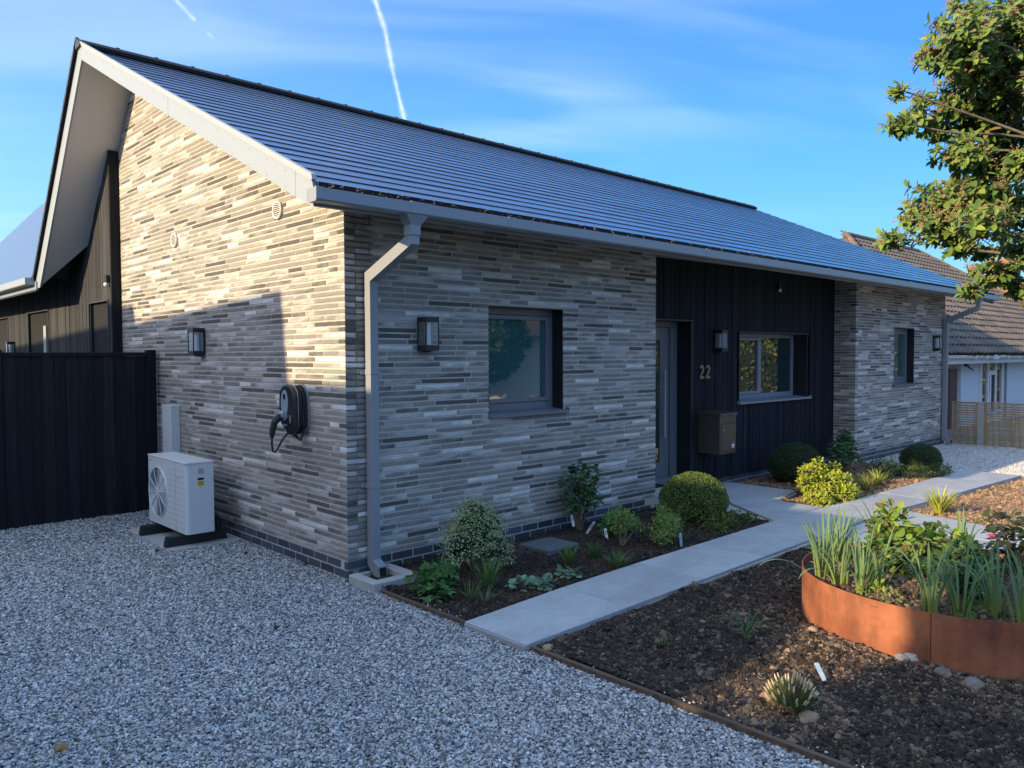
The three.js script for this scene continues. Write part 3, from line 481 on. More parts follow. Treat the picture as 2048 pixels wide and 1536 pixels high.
// -- rear wing cladding (plane x = -0.11), same boards coloured greyer to suggest sunlight on them
boardCols = [[.056, .058, .062], [.070, .072, .076], [.048, .050, .054], [.080, .081, .085], [.063, .065, .069]];
{
  const bk = new GB(); bk.box(-.07, 0, -14.5, .0, 3.3, -6.56); bk.prism([[-5.56, 0], [-5.56, 4.5], [-6.56, 3.38], [-6.56, 0]], 'x', -.07, 0);
  const wall = bk.build('clad_wall', M.darkVoid, house); wall.userData.label = 'black board wall of the rear wing behind the fence';
  const doors = [[-6.552, -5.724, 2.606], [-10.2, -8.79, 2.612], [-13.2, -11.72, 2.60]];
  let z = -5.60, i = 0; const wide = [.135, .10, .12, .085, .13, .11, .07, .125];
  while (z > -14.2) {
    const w = wide[i++ % 8], a = z - w + .003, b = z - .003, m = (a + b) / 2, t = Math.max(3.42, Ysr(b) + .05); const d = doors.find((q) => m > q[0] && m < q[1]);
    board(wall, a, b, d ? d[2] : .05, t, (g, l, r, y0, y1, dz) => g.cbox(-.112 - dz * .8, y0, l, -.07, y1, r, .003)); z -= w;
  }
  const cb = new GB(); cb.color([.02, .022, .026]); cb.cbox(-.122, 0, -5.60, -.002, 4.56, -5.552, .003); cb.build('corner_board', M.clad, wall);
  for (const [a, b, t] of doors) {
    const o = new GB(); o.box(-.04, .05, a, -.035, t, b); o.box(-.11, .05, a, -.04, t, a + .012); o.box(-.11, .05, b - .012, -.04, t, b); const dr = o.build('door', M.blackMetal, wall);
    const tr = new GB(); tr.cbox(-.130, t - .008, a - .03, -.04, t + .014, b + .03, .002); tr.cbox(-.126, .05, b, -.09, t - .008, b + .028, .002); tr.build('trim', std([.03, .032, .036]), dr);
    const p = new GB(); p.box(-.034, .2, a + .09, -.030, t - .12, b - .09); p.build('pane', M.pane, dr);
  }
  const dp = new GB(); dp.cbox(-.16, .05, -8.95, -.09, 2.36, -8.80, .004); dp.build('door_jamb', std([.30, .30, .29], { roughness: .5 }), wall);
}
// ================================================================ ground surfaces
const GR = rng(4242);
const inView = (x, y, z, m = 0.35) => { const v = new THREE.Vector3(x, y, z).applyMatrix4(viewM), w = -v.z; return w > 0.2 && Math.abs(v.x) < w * 0.6503 + m + 0.05 * w && Math.abs(v.y) < w * 0.4877 + m + 0.05 * w; };
camera.updateMatrixWorld(); const viewM = camera.matrixWorld.clone().invert();
// an instanced spread of small stones or clods: one piece of stuff
function scatter(name, label, geos, mat, list, category) {              // list of [x, y, z, sx, sy, sz, ry, tilt, r, g, b]
  const root = new THREE.Group(); root.name = numbered(name); scene.add(root); tag(root, label, category, null, 'stuff');
  const by = geos.map(() => []); list.forEach((e, i) => by[i % geos.length].push(e));
  by.forEach((L, k) => { if (!L.length) return; const im = new THREE.InstancedMesh(geos[k], mat, L.length); im.name = name + '_spread'; const m = new THREE.Matrix4(), q = new THREE.Quaternion(), e = new THREE.Euler(), c = new THREE.Color();
    L.forEach((s, i) => { e.set(s[7], s[6], s[7] * 0.7, 'YXZ'); m.compose(new THREE.Vector3(s[0], s[1], s[2]), q.setFromEuler(e), new THREE.Vector3(s[3], s[4], s[5])); im.setMatrixAt(i, m); im.setColorAt(i, c.setRGB(s[8], s[9], s[10])); });
    im.castShadow = im.receiveShadow = true; root.add(im); });
  return root;
}
function lump(seed, detail, rough) { const g = new THREE.IcosahedronGeometry(1, detail), p = g.attributes.position, v = new THREE.Vector3(); for (let i = 0; i < p.count; i++) { v.fromBufferAttribute(p, i).normalize(); const k = 1 + rough * (vnoise(v.x * 1.9 + seed * 7.3, v.y * 1.9 + v.z * 2.3 + seed, 0, 0, seed) - 0.5) * 2 + rough * 0.5 * (vnoise(v.x * 5 + seed, v.z * 5 + v.y * 4, 0, 0, seed + 9) - .5); p.setXYZ(i, v.x * k, v.y * k, v.z * k); } g.computeVertexNormals(); return g; }
const chip = [1, 2, 3, 4, 5].map((s) => lump(s, 0, 0.5)), clodG = [11, 12, 13, 14].map((s) => lump(s, 1, 0.62)), clodS = [21, 22, 23].map((s) => lump(s, 0, 0.5));
// -- gravel drive in front of the gable
struct('driveway', smoothGrid(60, 90, (u, v) => { const x = -7 + 6.985 * u, z = -4.3 + 10.6 * v; return [x, -0.014 + 0.006 * vnoise(x * 6, z * 6), z]; }), M.gravelBase, 'grey limestone gravel drive beside the gable wall');
{
  const cols = [[.46, .455, .445], [.60, .60, .59], [.33, .335, .34], [.20, .205, .22], [.10, .105, .115], [.15, .155, .165], [.40, .36, .30], [.52, .50, .46], [.38, .375, .37], [.27, .25, .225]], L = [];
  const put = (x, z, s, y) => { const c = cols[Math.floor(Math.pow(GR(), 1.15) * cols.length)], k = rr(.68, 1.10) * (.84 + .3 * fbm(x * .55 + 2, z * .55, 3)); L.push([x, y, z, s * (0.8 + 0.5 * GR()), s * (0.5 + 0.35 * GR()), s * (0.7 + 0.4 * GR()), GR() * 6.28, (GR() - .5) * 1.0, c[0] * k, c[1] * k, c[2] * k]); };
  for (let n = 0; n < 560000; n++) {
    const x = -6.2 + 6.19 * GR(), z = -4.3 + 9.8 * GR(); if (!inView(x, 0, z, 0.3)) continue;
    if (x > -0.66 && z < -2.12 && z > -3.2 && x < 0.1) continue;
    const d = dist(x, 0, z); if (GR() > clamp(1.35 - d * 0.1, 0.38, 1)) continue;
    const s = (0.0072 + 0.0052 * Math.pow(GR(), 2)) * (1 + 0.03 * Math.max(0, d - 4)); const edge = x > -0.05 && z > 0 ? -0.004 : 0;
    put(Math.min(x, -0.012), z, s, -0.008 + 0.010 * GR() + edge);
  }
  // stray chips against the wall, the slab and on the edging
  for (let n = 0; n < 500; n++) put(-0.012 - 0.06 * GR() * GR(), -5 + 5 * GR(), 0.009, 0.004 + 0.008 * GR());
  for (let n = 0; n < 60; n++) put(0.01 + 0.05 * GR(), 0.1 + 4.5 * GR(), 0.007, 0.03);
  scatter('gravel', 'loose grey and white limestone chippings covering the drive', chip, M.pebble, L);
}
// -- gravel at the far side
struct('side_gravel', smoothGrid(30, 30, (u, v) => { const x = 9.6 + 26 * u, z = -1.5 + 12 * v; return [x, -0.02 - 0.02 * sstep(16, 25, x), z]; }), M.gravelBase, 'pale gravel beyond the end of the paved path');
{
  const L = []; for (let n = 0; n < 60000; n++) { const x = 9.7 + 6 * GR() * (0.5 + 0.5 * GR()), z = -0.2 + 4.2 * GR(); if (!inView(x, 0, z, .2) || (x < 10.05 && z > 1.45)) continue; if (x < 9.95 + (z < 1.4 ? 0 : 0) && z < 1.6) continue; const k = 0.28 + 0.32 * GR(); L.push([x, -0.012 + 0.012 * GR(), z, .013 * rr(.8, 1.3), .009, .012, GR() * 6.28, (GR() - .5), k, k * .97, k * .92]); }
  scatter('gravel', 'loose pale chippings in front of the slatted fence', chip, M.pebble, L);
}
// -- paving: one slab at a time, thin joints between
const PY = 0.04;
{
  const bed = new GB(); bed.prism([[-.02, 1.56], [10.0, 1.60], [10.0, 2.36], [6.0, 2.10], [5.9, 9], [4.25, 9], [4.05, 2.10], [-.02, 2.14]], 'y', -0.1, 0.012); bed.prism([[5.60, 1.5], [5.75, .82], [6.42, .70], [6.42, -.40], [4.3, -.40], [4.48, 1.5]], 'y', -0.1, 0.012);
  const path = bed.build('paved_path', M.mortar); path.name = numbered('paved_path'); tag(path, 'smooth blue grey porcelain paved path between the planting beds', null, null, 'structure');
  const mats = [0, 1, 2, 3].map((i) => { const m = M.slab.clone(); m.color.multiplyScalar([1, .93, 1.05, .97][i]); m.map = T.stone.clone(); m.map.offset.set(i * .37, i * .21); m.map.needsUpdate = true; return m; }); let i = 0;
  const slab = (pts) => { const g = new GB(), cx = pts.reduce((s, p) => s + p[0], 0) / pts.length, cz = pts.reduce((s, p) => s + p[1], 0) / pts.length; const sh = (k) => pts.map((p) => { const d = Math.hypot(p[0] - cx, p[1] - cz); return [p[0] + (cx - p[0]) / d * k, p[1] + (cz - p[1]) / d * k]; }); const a = sh(.002), b = sh(.0045), y = PY + rr(-.0008, .0008); g.poly(b.map((p) => [p[0], y, p[1]]).reverse()); for (let q = 0; q < pts.length; q++) { const r = (q + 1) % pts.length; g.quad([a[q][0], y - .003, a[q][1]], [a[r][0], y - .003, a[r][1]], [b[r][0], y, b[r][1]], [b[q][0], y, b[q][1]]); g.quad([a[q][0], .0, a[q][1]], [a[r][0], .0, a[r][1]], [a[r][0], y - .003, a[r][1]], [a[q][0], y - .003, a[q][1]]); } g.build('paving_slab', mats[i++ % 4], path); };
  const zi = (x) => x < 1.42 ? mix(1.551, 1.441, (x + .035) / 1.455) : mix(1.441, 1.397, (x - 1.42) / 3.07), zo = (x) => mix(2.151, 2.085, (x + .04) / 3.65);
  const xs = [-.036, 1.03, 2.04, 3.05, 3.75, 4.49]; for (let q = 0; q < xs.length - 1; q++) slab([[xs[q], zi(xs[q])], [xs[q + 1], zi(xs[q + 1])], [xs[q + 1] - (q < 4 ? .03 : 0), zo(xs[q + 1])], [xs[q] - (q && q < 5 ? .03 : 0), zo(xs[q])]]);
  const zi2 = (x) => mix(1.46, 1.59, (x - 5.6) / 4.42), zo2 = (x) => mix(2.10, 2.38, (x - 6.1) / 4);
  const x2 = [6.05, 7.05, 8.05, 9.05, 10.05]; for (let q = 0; q < 4; q++) slab([[x2[q], zi2(x2[q])], [x2[q + 1], zi2(x2[q + 1])], [x2[q + 1], zo2(x2[q + 1])], [x2[q], zo2(x2[q])]]);
  slab([[4.495, 1.397], [5.3, 1.42], [5.3, 2.08], [4.495, 2.085]]); slab([[5.305, 1.42], [6.045, 1.475], [6.045, 2.1], [5.305, 2.08]]);
  slab([[4.498, 1.392], [4.862, .82], [5.62, .82], [5.6, 1.415]]); slab([[4.866, .815], [5.297, .198], [6.44, .198], [6.44, .66], [5.76, .815]]);
  slab([[4.35, -.34], [5.295, -.34], [5.295, .193], [4.35, .193]]); slab([[5.30, -.34], [6.43, -.34], [6.44, .193], [5.30, .193]]);
  for (let z = 2.12, q = 0; z < 8.5; z += .78, q++) { const s = (zz) => 6.1 - .40 * clamp((zz - 2.1) / 1.4, 0, 1), l = (zz) => 4.06 + .22 * clamp((zz - 2.1) / 1.4, 0, 1); const m = 5.1; slab([[l(z), z], [m, z], [m, z + .775], [l(z + .775), z + .775]]); slab([[m + .005, z], [s(z), z], [s(z + .775), z + .775], [m + .005, z + .775]]); }
}
// -- soil beds
const soilH = (x, z) => 0.018 + 0.075 * (fbm(x * 2.3 + 4, z * 2.3, 4) - 0.5) + 0.03 * (fbm(x * 11, z * 11, 3) - 0.5);
function soilBed(label, x0, z0, x1, z1, step, base, dry, lift, hFn, clip) {
  const nx = Math.round((x1 - x0) / step), nz = Math.round((z1 - z0) / step);
  const g = smoothGrid(nx, nz, (u, v) => { const x = mix(x0, x1, u), z = mix(z0, z1, v), e = Math.min(1, Math.min(x - x0, x1 - x, z - z0, z1 - z) / 0.12); const p = clip ? clip(x, z) : 1; return [x, lift + (hFn || soilH)(x, z) * Math.max(0.25, e) - (p < 1 ? 0.09 * (1 - p) : 0), z]; }, (p) => mul3(mix3(base, dry, sstep(.35, .75, fbm(p[0] * 3 + 1, p[2] * 3, 3))), 0.8 + 0.4 * vnoise(p[0] * 40, p[2] * 40)));
  return struct('soil_bed', g, M.soil, label);
}
function clods(label, n, area, small, big, cols, hFn, ok) {
  const L = [], S = []; for (let i = 0; i < n; i++) { const [x, z] = area(); if (ok && !ok(x, z)) continue; if (!inView(x, 0, z, .3)) continue; const u = GR(), s = u > .992 ? mix(big * .6, big * 1.25, GR()) : small * (0.35 + 1.6 * Math.pow(GR(), 3)); const c = cols[Math.floor(GR() * cols.length)], k = rr(.75, 1.25); (s > small * 1.1 ? L : S).push([x, hFn(x, z) + s * .25, z, s * rr(.8, 1.3), s * rr(.6, .95), s * rr(.8, 1.2), GR() * 6.28, (GR() - .5) * 1.2, c[0] * k, c[1] * k, c[2] * k]); }
  const root = scatter('soil_crumbs', label, clodG, M.clod, L); if (S.length) { const im = scatter('soil_crumbs', label, clodS, M.clod, S); for (const c of [...im.children]) root.add(c); scene.remove(im); used.set('soil_crumbs', used.get('soil_crumbs') - 1); }
  return root;
}
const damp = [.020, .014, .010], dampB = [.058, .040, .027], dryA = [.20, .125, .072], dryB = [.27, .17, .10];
const wet = [[.022, .015, .0105], [.030, .020, .014], [.016, .012, .009], [.044, .029, .018], [.025, .018, .013], [.075, .05, .031]];
const dryC = [[.20, .125, .075], [.26, .165, .098], [.15, .095, .058], [.30, .20, .125]];
// the near bed keeps darker compost by the drive and gets lighter crumbs where the sun patch falls by the ring
soilBed('dark soil bed along the foot of the front wall', 0.022, 0.003, 4.7, 1.56, .032, damp, dampB, 0.0, (x, z) => soilH(x, z) + 0.01 * sstep(1, 0, z), (x, z) => 1 - sstep(-.05, .05, Math.max(z - (mix(1.535, 1.385, clamp(x / 2, 0, 1))), (x - 4.47 + (z < 1.4 ? (1.4 - z) * -.0 : 0)) * 1, (z < 1.4 ? (x - (4.49 + (1.397 - z) * .62)) : -1))));
soilBed('dark crumbly soil bed beside the drive around the rusty ring', 0.022, 2.13, 4.3, 6.6, .034, damp, [.038, .026, .017], 0.0, soilH);
soilBed('brown soil bed in front of the porch window', 6.4, -0.36, 10.0, 1.62, .05, [.13, .085, .052], dryA, 0.0, (x, z) => soilH(x, z) * .8, (x, z) => 1 - sstep(-.04, .04, z - mix(1.45, 1.57, (x - 5.6) / 4.4)));
soilBed('small tip of soil under the golden shrub', 5.66, 0.80, 6.42, 1.48, .05, [.13, .085, .052], dryA, 0.0, (x, z) => soilH(x, z) * .5);
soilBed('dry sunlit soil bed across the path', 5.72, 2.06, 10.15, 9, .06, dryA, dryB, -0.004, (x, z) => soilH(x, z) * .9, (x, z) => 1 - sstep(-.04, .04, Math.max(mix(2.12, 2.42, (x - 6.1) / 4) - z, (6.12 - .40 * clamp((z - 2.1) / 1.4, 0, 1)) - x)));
clods('clods and stones of dark soil under the front wall', 42000, () => [0.03 + 4.5 * GR(), 0.02 + 1.5 * GR()], .0068, .018, wet, (x, z) => soilH(x, z), (x, z) => z < mix(1.53, 1.38, clamp(x / 2, 0, 1)) && x < 4.49 + (1.397 - z) * .62 - .02);
clods('clods and stones of dark soil in the near bed', 330000, () => { const t = GR(); return [0.03 + 4.2 * Math.pow(t, 1.15), 2.16 + 3.2 * GR()]; }, 0.0054, .021, [...wet, ...wet, [.11, .075, .05], [.16, .11, .075]], (x, z) => soilH(x, z), (x, z) => Math.hypot(x - 2.42, z - 3.82) > .99);
clods('lighter stony soil crumbs brightening the sun patch round the rusty ring', 24000, () => { if (GR() < .4) { const q = Math.pow(GR(), .6) * .34, a = GR() * 6.283; return [.35 + q * Math.cos(a), 3.68 + q * Math.sin(a)]; } const r = 1.0 + .55 * Math.pow(GR(), 1.6), a = 1.9 + 2.3 * GR(); return [2.42 + r * Math.cos(a), 3.82 + r * Math.sin(a)]; }, .0052, .017, [[.11, .072, .043], [.17, .11, .066], [.08, .052, .032], [.26, .18, .115], [.06, .04, .026]], (x, z) => soilH(x, z) + .002);  // stonier, lighter soil, set where the sun falls to brighten that patch
clods('crumbs of brown soil in front of the porch', 9000, () => [5.8 + 4.1 * GR(), -0.3 + 1.85 * GR()], .013, .035, dryC, (x, z) => soilH(x, z) * .8, (x, z) => z < mix(1.43, 1.55, (x - 5.6) / 4.4) && (x > 6.45 || (z > .84 && x > 5.7)));
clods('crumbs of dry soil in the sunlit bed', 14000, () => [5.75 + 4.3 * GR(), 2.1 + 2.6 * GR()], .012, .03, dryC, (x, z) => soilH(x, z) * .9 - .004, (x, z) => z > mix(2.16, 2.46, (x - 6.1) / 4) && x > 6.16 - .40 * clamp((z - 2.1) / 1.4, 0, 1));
// -- edging boards between the drive and the beds
{
  for (const [z0, z1, label] of [[0.5, 1.55, 'short brown edging board beside the wall bed'], [2.16, 4.35, 'long brown edging board beside the near bed'], [4.355, 6.6, 'continuing brown edging board running out of the picture']]) { const g = new GB(); g.cbox(-.012, -.1, z0, .016, .026, z1, .003); top('edging_board', g.geo(), M.timberEdge, label, 'edging', null); }
  const g = new GB(); g.cbox(-.046, -.1, 1.553, -.037, .030, 2.15, .002); top('edging_strip', g.geo(), M.galv, 'thin metal strip closing the near end of the path', 'edging');
}
// -- concrete gully surround under the downpipe, and a spare slab in the bed
{
  const t = thing('gully_surround', 'pale concrete gully surround under the near downpipe', 'drain', [0, 0, 0]);
  const g = new GB(), y0 = -.05, y1 = .075; g.cbox(-.055, y0, .10, .03, y1, .47, .008); g.cbox(.03, y0, .375, .40, y1 - .004, .47, .008); g.cbox(.30, y0, .02, .40, y1 - .002, .375, .008); g.cbox(.03, y0, .02, .30, y1 - .03, .06, .006); g.build('rim', M.concrete, t);
  const w = new GB(); w.box(.031, -.04, .061, .299, .004, .374); w.build('grating', M.darkVoid, t);
  const s = new GB(); s.cbox(1.73, 0, .25, 2.16, .052, .64, .004); const sl = top('loose_slab', s.geo(), (() => { const m = M.slab.clone(); m.color.setRGB(.13, .145, .16); return m; })(), 'dark grey loose paving slab lying in the soil by the wall', 'paving slab');
}
// -- a few stones that can be told apart
{
  const S = [[1.51, 3.39 - .12, .035, [.42, .30, .19], 'pale brown stone at the foot of the rusty ring'], [1.43, 3.86, .04, [.46, .42, .36], 'pale grey stone, left one of the pair against the rusty ring'], [1.49, 3.90, .055, [.48, .43, .37], 'larger pale stone, right one of the pair against the rusty ring'], [1.38, 4.10, .045, [.22, .18, .14], 'dull stone half buried beside the ring in the shade'], [1.30, 4.28, .055, [.24, .20, .16], 'flat grey stone near the right edge beside the ring'], [.33, 3.60, .05, [.40, .25, .16], 'reddish stone left of the dwarf pine'], [.30, 3.83, .052, [.38, .26, .17], 'brown stone in front of the dwarf pine'], [.52, 3.13, .03, [.15, .11, .08], 'small round stone in the middle of the dark soil'], [.06, 2.25, .036, [.40, .29, .17], 'tan pebble at the near corner of the path'], [-2.49, 1.51, .03, [.35, .20, .07], 'single orange tan pebble on the drive']];
  S.forEach(([x, z, s, c, l], i) => { const g = new THREE.IcosahedronGeometry(1, 3), p = g.attributes.position, v = new THREE.Vector3(), C = []; for (let k = 0; k < p.count; k++) { v.fromBufferAttribute(p, k).normalize(); const q = 1 + .5 * (vnoise(v.x * 1.6 + i * 3, v.y * 1.6 + v.z * 1.7 + i, 0, 0, i) - .5) + .12 * (vnoise(v.x * 6, v.z * 6 + v.y * 5, 0, 0, i + 5) - .5); p.setXYZ(k, v.x * q * s * 1.0, v.y * q * s * .68, v.z * q * s); C.push(...mul3(c, .58 + .4 * vnoise(v.x * 4 + 3, v.y * 4 + v.z * 3))); } g.setAttribute('color', new THREE.Float32BufferAttribute(C, 3)); g.computeVertexNormals(); const m = top('stone', g, M.stone, l, 'stone', 'loose stones'); m.position.set(x, (x < 0 ? 0 : soilH(x, z)) + s * .3, z); m.rotation.y = i * 1.3; });
}
// ================================================================ neighbours that cast the long evening shadows over the drive (they stand outside the frame)
{
  const h = thing('tile_roofed_bungalow', 'rendered bungalow across the drive with a long ridge and a lower garage', 'house', [-9, 0, 0]);
  const g = new GB(); const rp = (x, y, z) => [x + 9, y, z];
  // main block: ridge from z = -18 to -2.1, slightly turned
  g.box(-4.4, -.1, -18, 3.1, 2.4, -2.3); g.build('wall', M.render, h);
  const r = new GB(), A = [-.50, 5.02, -6.2], a0 = [-1.9, 5.02, -18], B = [.02, 5.16, -2.13]; r.quad([3.5, 2.3, -18.2], [3.5, 2.3, -2.13], B, a0); r.quad([-4.8, 2.3, -18.2], [-4.8, 2.3, -2.13], B, a0); r.tri([3.4, 2.3, -2.14], [-4.7, 2.3, -2.14], B); r.build('roof', M.redBrick, h);
  const c = new GB(); c.cbox(-1.0, 3.5, -6.85, -.3, 5.32, -6.2, .01); c.build('chimney', M.redBrick, h);
  const gb = new GB(); gb.box(-2.2, -.1, -2.1, 2.4, 2.35, 2.1); gb.build('garage_wall', M.render, h);
  const gr = new GB(), P = [1.0, 4.02, -2.1], Q = [1.0, 4.02, .62], Q2 = [1.0, 3.86, .80]; gr.quad([2.7, 2.3, -2.1], [2.7, 2.3, 2.38], Q2, P); gr.tri(P, Q2, Q); gr.quad([-2.5, 2.3, -2.1], [-2.5, 2.3, 2.38], Q2, P); gr.tri([2.7, 2.3, 2.38], [-2.5, 2.3, 2.38], Q2); gr.build('garage_roof', M.redBrick, h);
}
// leaf-clad masses: a solid dark heart with a shell of leaf clumps
function leafTri(g, p, d, up, L, W, col, fold = 0.25) {                 // one leaf: four triangles about a folded midrib
  const s = new THREE.Vector3().crossVectors(d, up).normalize(), n = new THREE.Vector3().crossVectors(s, d).normalize();
  const q = (a, b, c) => [p.x + d.x * L * a + s.x * W * b + n.x * L * c, p.y + d.y * L * a + s.y * W * b + n.y * L * c, p.z + d.z * L * a + s.z * W * b + n.z * L * c];
  const b0 = q(0, 0, 0), m = q(.5, 0, -.04), t = q(1, 0, -.12), l = q(.45, .5, fold * W / L), r = q(.45, -.5, fold * W / L);
  g.tri(b0, m, l, col); g.tri(l, m, t, col); g.tri(b0, r, m, col); g.tri(r, t, m, col);
}
const V3 = (x, y, z) => new THREE.Vector3(x, y, z);
const rndDir = (r) => { const z = 2 * r() - 1, a = r() * 6.2832, s = Math.sqrt(1 - z * z); return V3(s * Math.cos(a), z, s * Math.sin(a)); };
function leafMass(name, label, category, pos, rad, n, L, W, cols, seed, core = 0.8, boxy = 1, group, mat = M.leaf) {
  const r = rng(seed), t = thing(name, label, category, pos, 0, group), g = new GB();
  const [rx, ry, rz] = rad;
  const shape = (d) => { if (boxy === 1) return d; const m = Math.max(Math.abs(d.x), Math.abs(d.y), Math.abs(d.z)), k = 1 / Math.pow(Math.pow(Math.abs(d.x), boxy) + Math.pow(Math.abs(d.y), boxy) + Math.pow(Math.abs(d.z), boxy), 1 / boxy); return V3(d.x * k, d.y * k, d.z * k); };
  for (let i = 0; i < n; i++) {
    const d = rndDir(r); const s = shape(d), mr = Math.min(rx, ry, rz), bump = mr * (0.16 * (vnoise(d.x * 3 + seed, d.y * 3 + d.z * 3, 0, 0, seed) - .5) * 2 - 0.22 * r() * r()), k = 1;
    const o0 = V3(s.x / rx, s.y / ry, s.z / rz).normalize(), p = V3(s.x * rx + o0.x * bump, ry + s.y * ry + o0.y * bump, s.z * rz + o0.z * bump); if (p.y < 0) continue;
    const o = V3(s.x / rx, s.y / ry, s.z / rz).normalize(), dir = o.clone().multiplyScalar(.6).add(rndDir(r).multiplyScalar(.9)).normalize();
    leafTri(g, p, dir, o, L * (0.7 + .6 * r()), W * (0.7 + .6 * r()), mul3(cols[Math.floor(r() * cols.length)], 0.75 + .5 * r()));
  }
  g.build('foliage', mat, t);
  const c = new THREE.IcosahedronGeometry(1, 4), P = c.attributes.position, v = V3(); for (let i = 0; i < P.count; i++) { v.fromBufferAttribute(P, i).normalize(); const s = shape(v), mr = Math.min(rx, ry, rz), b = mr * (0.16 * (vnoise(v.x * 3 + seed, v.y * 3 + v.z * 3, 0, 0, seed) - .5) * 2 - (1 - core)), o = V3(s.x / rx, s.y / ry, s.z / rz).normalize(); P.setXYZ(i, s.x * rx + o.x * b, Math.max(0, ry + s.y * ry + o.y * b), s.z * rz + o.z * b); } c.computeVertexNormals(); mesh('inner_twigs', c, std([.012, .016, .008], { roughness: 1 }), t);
  return t;
}
const hedgeC = [[.035, .075, .018], [.05, .10, .022], [.028, .06, .016], [.07, .12, .03]], goldC = [[.16, .20, .03], [.22, .22, .035], [.10, .16, .03], [.26, .19, .05]];
leafMass('tall_hedge', 'tall dark conifer hedge beyond the drive', 'hedge', [-11.5, 0, 9.75], [1.5, 2.75, 7.2], 14000, .16, .09, hedgeC, 61, .95, 9);
leafMass('boundary_hedge', 'clipped hedge along the far side of the drive', 'hedge', [-8.3, 0, 5.6], [.6, 1.27, 3.9], 5000, .10, .06, hedgeC, 62, .92, 8);
// ================================================================ across the road: what the front windows reflect (outside the frame)
{
  const h = thing('white_bungalow', 'white rendered bungalow across the road', 'house', [16.5, 0, 17.5]); h.rotation.y = .62;
  const g = new GB(); g.box(-5, -.2, -4, 5, 2.6, 4); g.build('wall', M.render, h);
  const r = new GB(); r.poly([[-5.5, 2.5, -4.5], [5.5, 2.5, -4.5], [2.5, 4.8, 0], [-2.5, 4.8, 0]]); r.poly([[-5.5, 2.5, 4.5], [-5.5, 2.5, -4.5], [-2.5, 4.8, 0]]); r.poly([[5.5, 2.5, -4.5], [5.5, 2.5, 4.5], [2.5, 4.8, 0]]); r.poly([[5.5, 2.5, 4.5], [-5.5, 2.5, 4.5], [-2.5, 4.8, 0], [2.5, 4.8, 0]]); r.build('roof', M.redBrick, h);
  const w = new GB(); w.box(-5.02, .9, -2.5, -4.99, 2.1, -.8); w.box(-5.02, .9, .8, -4.99, 2.1, 2.6); w.box(-3, .9, -4.02, -1.4, 2.1, -3.99); w.build('window', M.pane, h);
}
leafMass('garden_hedge', 'golden green garden hedge in evening sun across the lawn', 'hedge', [17.5, 0, 6.6], [.9, 1.05, 4.2], 5200, .13, .08, [...goldC, ...hedgeC], 63, .9, 4);
leafMass('golden_hedge', 'yellow green hedge opposite the neighbouring bungalow', 'hedge', [30.5, -.5, 4.2], [1.2, 1.7, 4.0], 4000, .18, .1, goldC, 64, .9, 4);
for (const [x, z, s, k] of [[13.2, 13.2, .62, 0], [21, 13.5, 1.0, 1], [27, 22, 1.9, 2], [15, 27, 1.9, 3], [26, 10, .95, 4]]) leafMass('garden_tree', ['round green tree in front of the white bungalow', 'small tree beside the white bungalow', 'large tree behind the white bungalow', 'broad tree down the road', 'bushy tree near the golden hedge'][k], 'tree', [x, 1.0, z], [2.3 * s, 2.2 * s, 2.3 * s], 3800, .26, .16, hedgeC, 70 + k, .72, 1, 'trees across the road');
{ const g = new GB(); g.box(-40, -.11, 9.5, 80, -.10, 14.5); struct('road', g.geo(), std([.05, .05, .052], { roughness: .9 }), 'grey road in front of the gardens'); }
// ================================================================ things fixed to the house and standing round it
const font = await new FontLoader().loadAsync('fonts/droid/droid_sans_bold.typeface.json');
function wallLamp(pos, turn, label) {
  const t = thing('wall_lamp', label, 'wall lamp', pos, turn, 'black box lanterns on the house walls'), w = .075, d = .135, h = .148;
  const a = new GB(); a.cbox(-w + .01, -h + .01, .001, w - .01, h - .01, .012, .002); a.build('back_plate', M.blackMetal, t);
  const c = new GB(); c.cbox(-w, h - .044, .010, w, h, d, .003); c.build('top_cap', M.blackMetal, t);
  const b = new GB(); b.cbox(-w, -h, .010, w, -h + .048, d, .003); b.cbox(-.03, -h - .012, .02, .03, -h, .08, .002); b.build('bottom_cap', M.blackMetal, t);
  for (const x of [-1, 1]) for (const z of [.012, d - .012]) { const p = new GB(); p.cbox(x > 0 ? w - .0115 : -w + .0005, -h + .047, z, x > 0 ? w - .0005 : -w + .0115, h - .043, z + .0115, .001); p.build('post', M.blackMetal, t); }
  const g = new GB(); g.quad([-w + .011, -h + .047, d - .005], [w - .011, -h + .047, d - .005], [w - .011, h - .043, d - .005], [-w + .011, h - .043, d - .005]); for (const x of [-w + .005, w - .005]) g.quad([x, -h + .047, .024], [x, -h + .047, d - .012], [x, h - .043, d - .012], [x, h - .043, .024]); g.build('glass', M.lampGlass, t);
  const o = new THREE.CylinderGeometry(.027, .027, .20, 20); const om = mesh('diffuser', o, M.opal, t); om.position.set(0, .004, .066);
}
wallLamp([.802, 2.045, -.001], 0, 'black box lantern on the shaded brick between the near downpipe and the square window');
wallLamp([6.15, 2.04, -.368], 0, 'black box lantern on the black boards above the number 22');
wallLamp([13.47, 2.06, -.001], 0, 'small black box lantern beside the narrow window, next to the far downpipe');
wallLamp([.001, 2.012, -2.895], -Math.PI / 2, 'black box lantern on the gable brick above the heat pump');
wallLamp([-.112, 1.99, -11.25], -Math.PI / 2, 'black box lantern on the rear wing, half hidden behind the fence top');
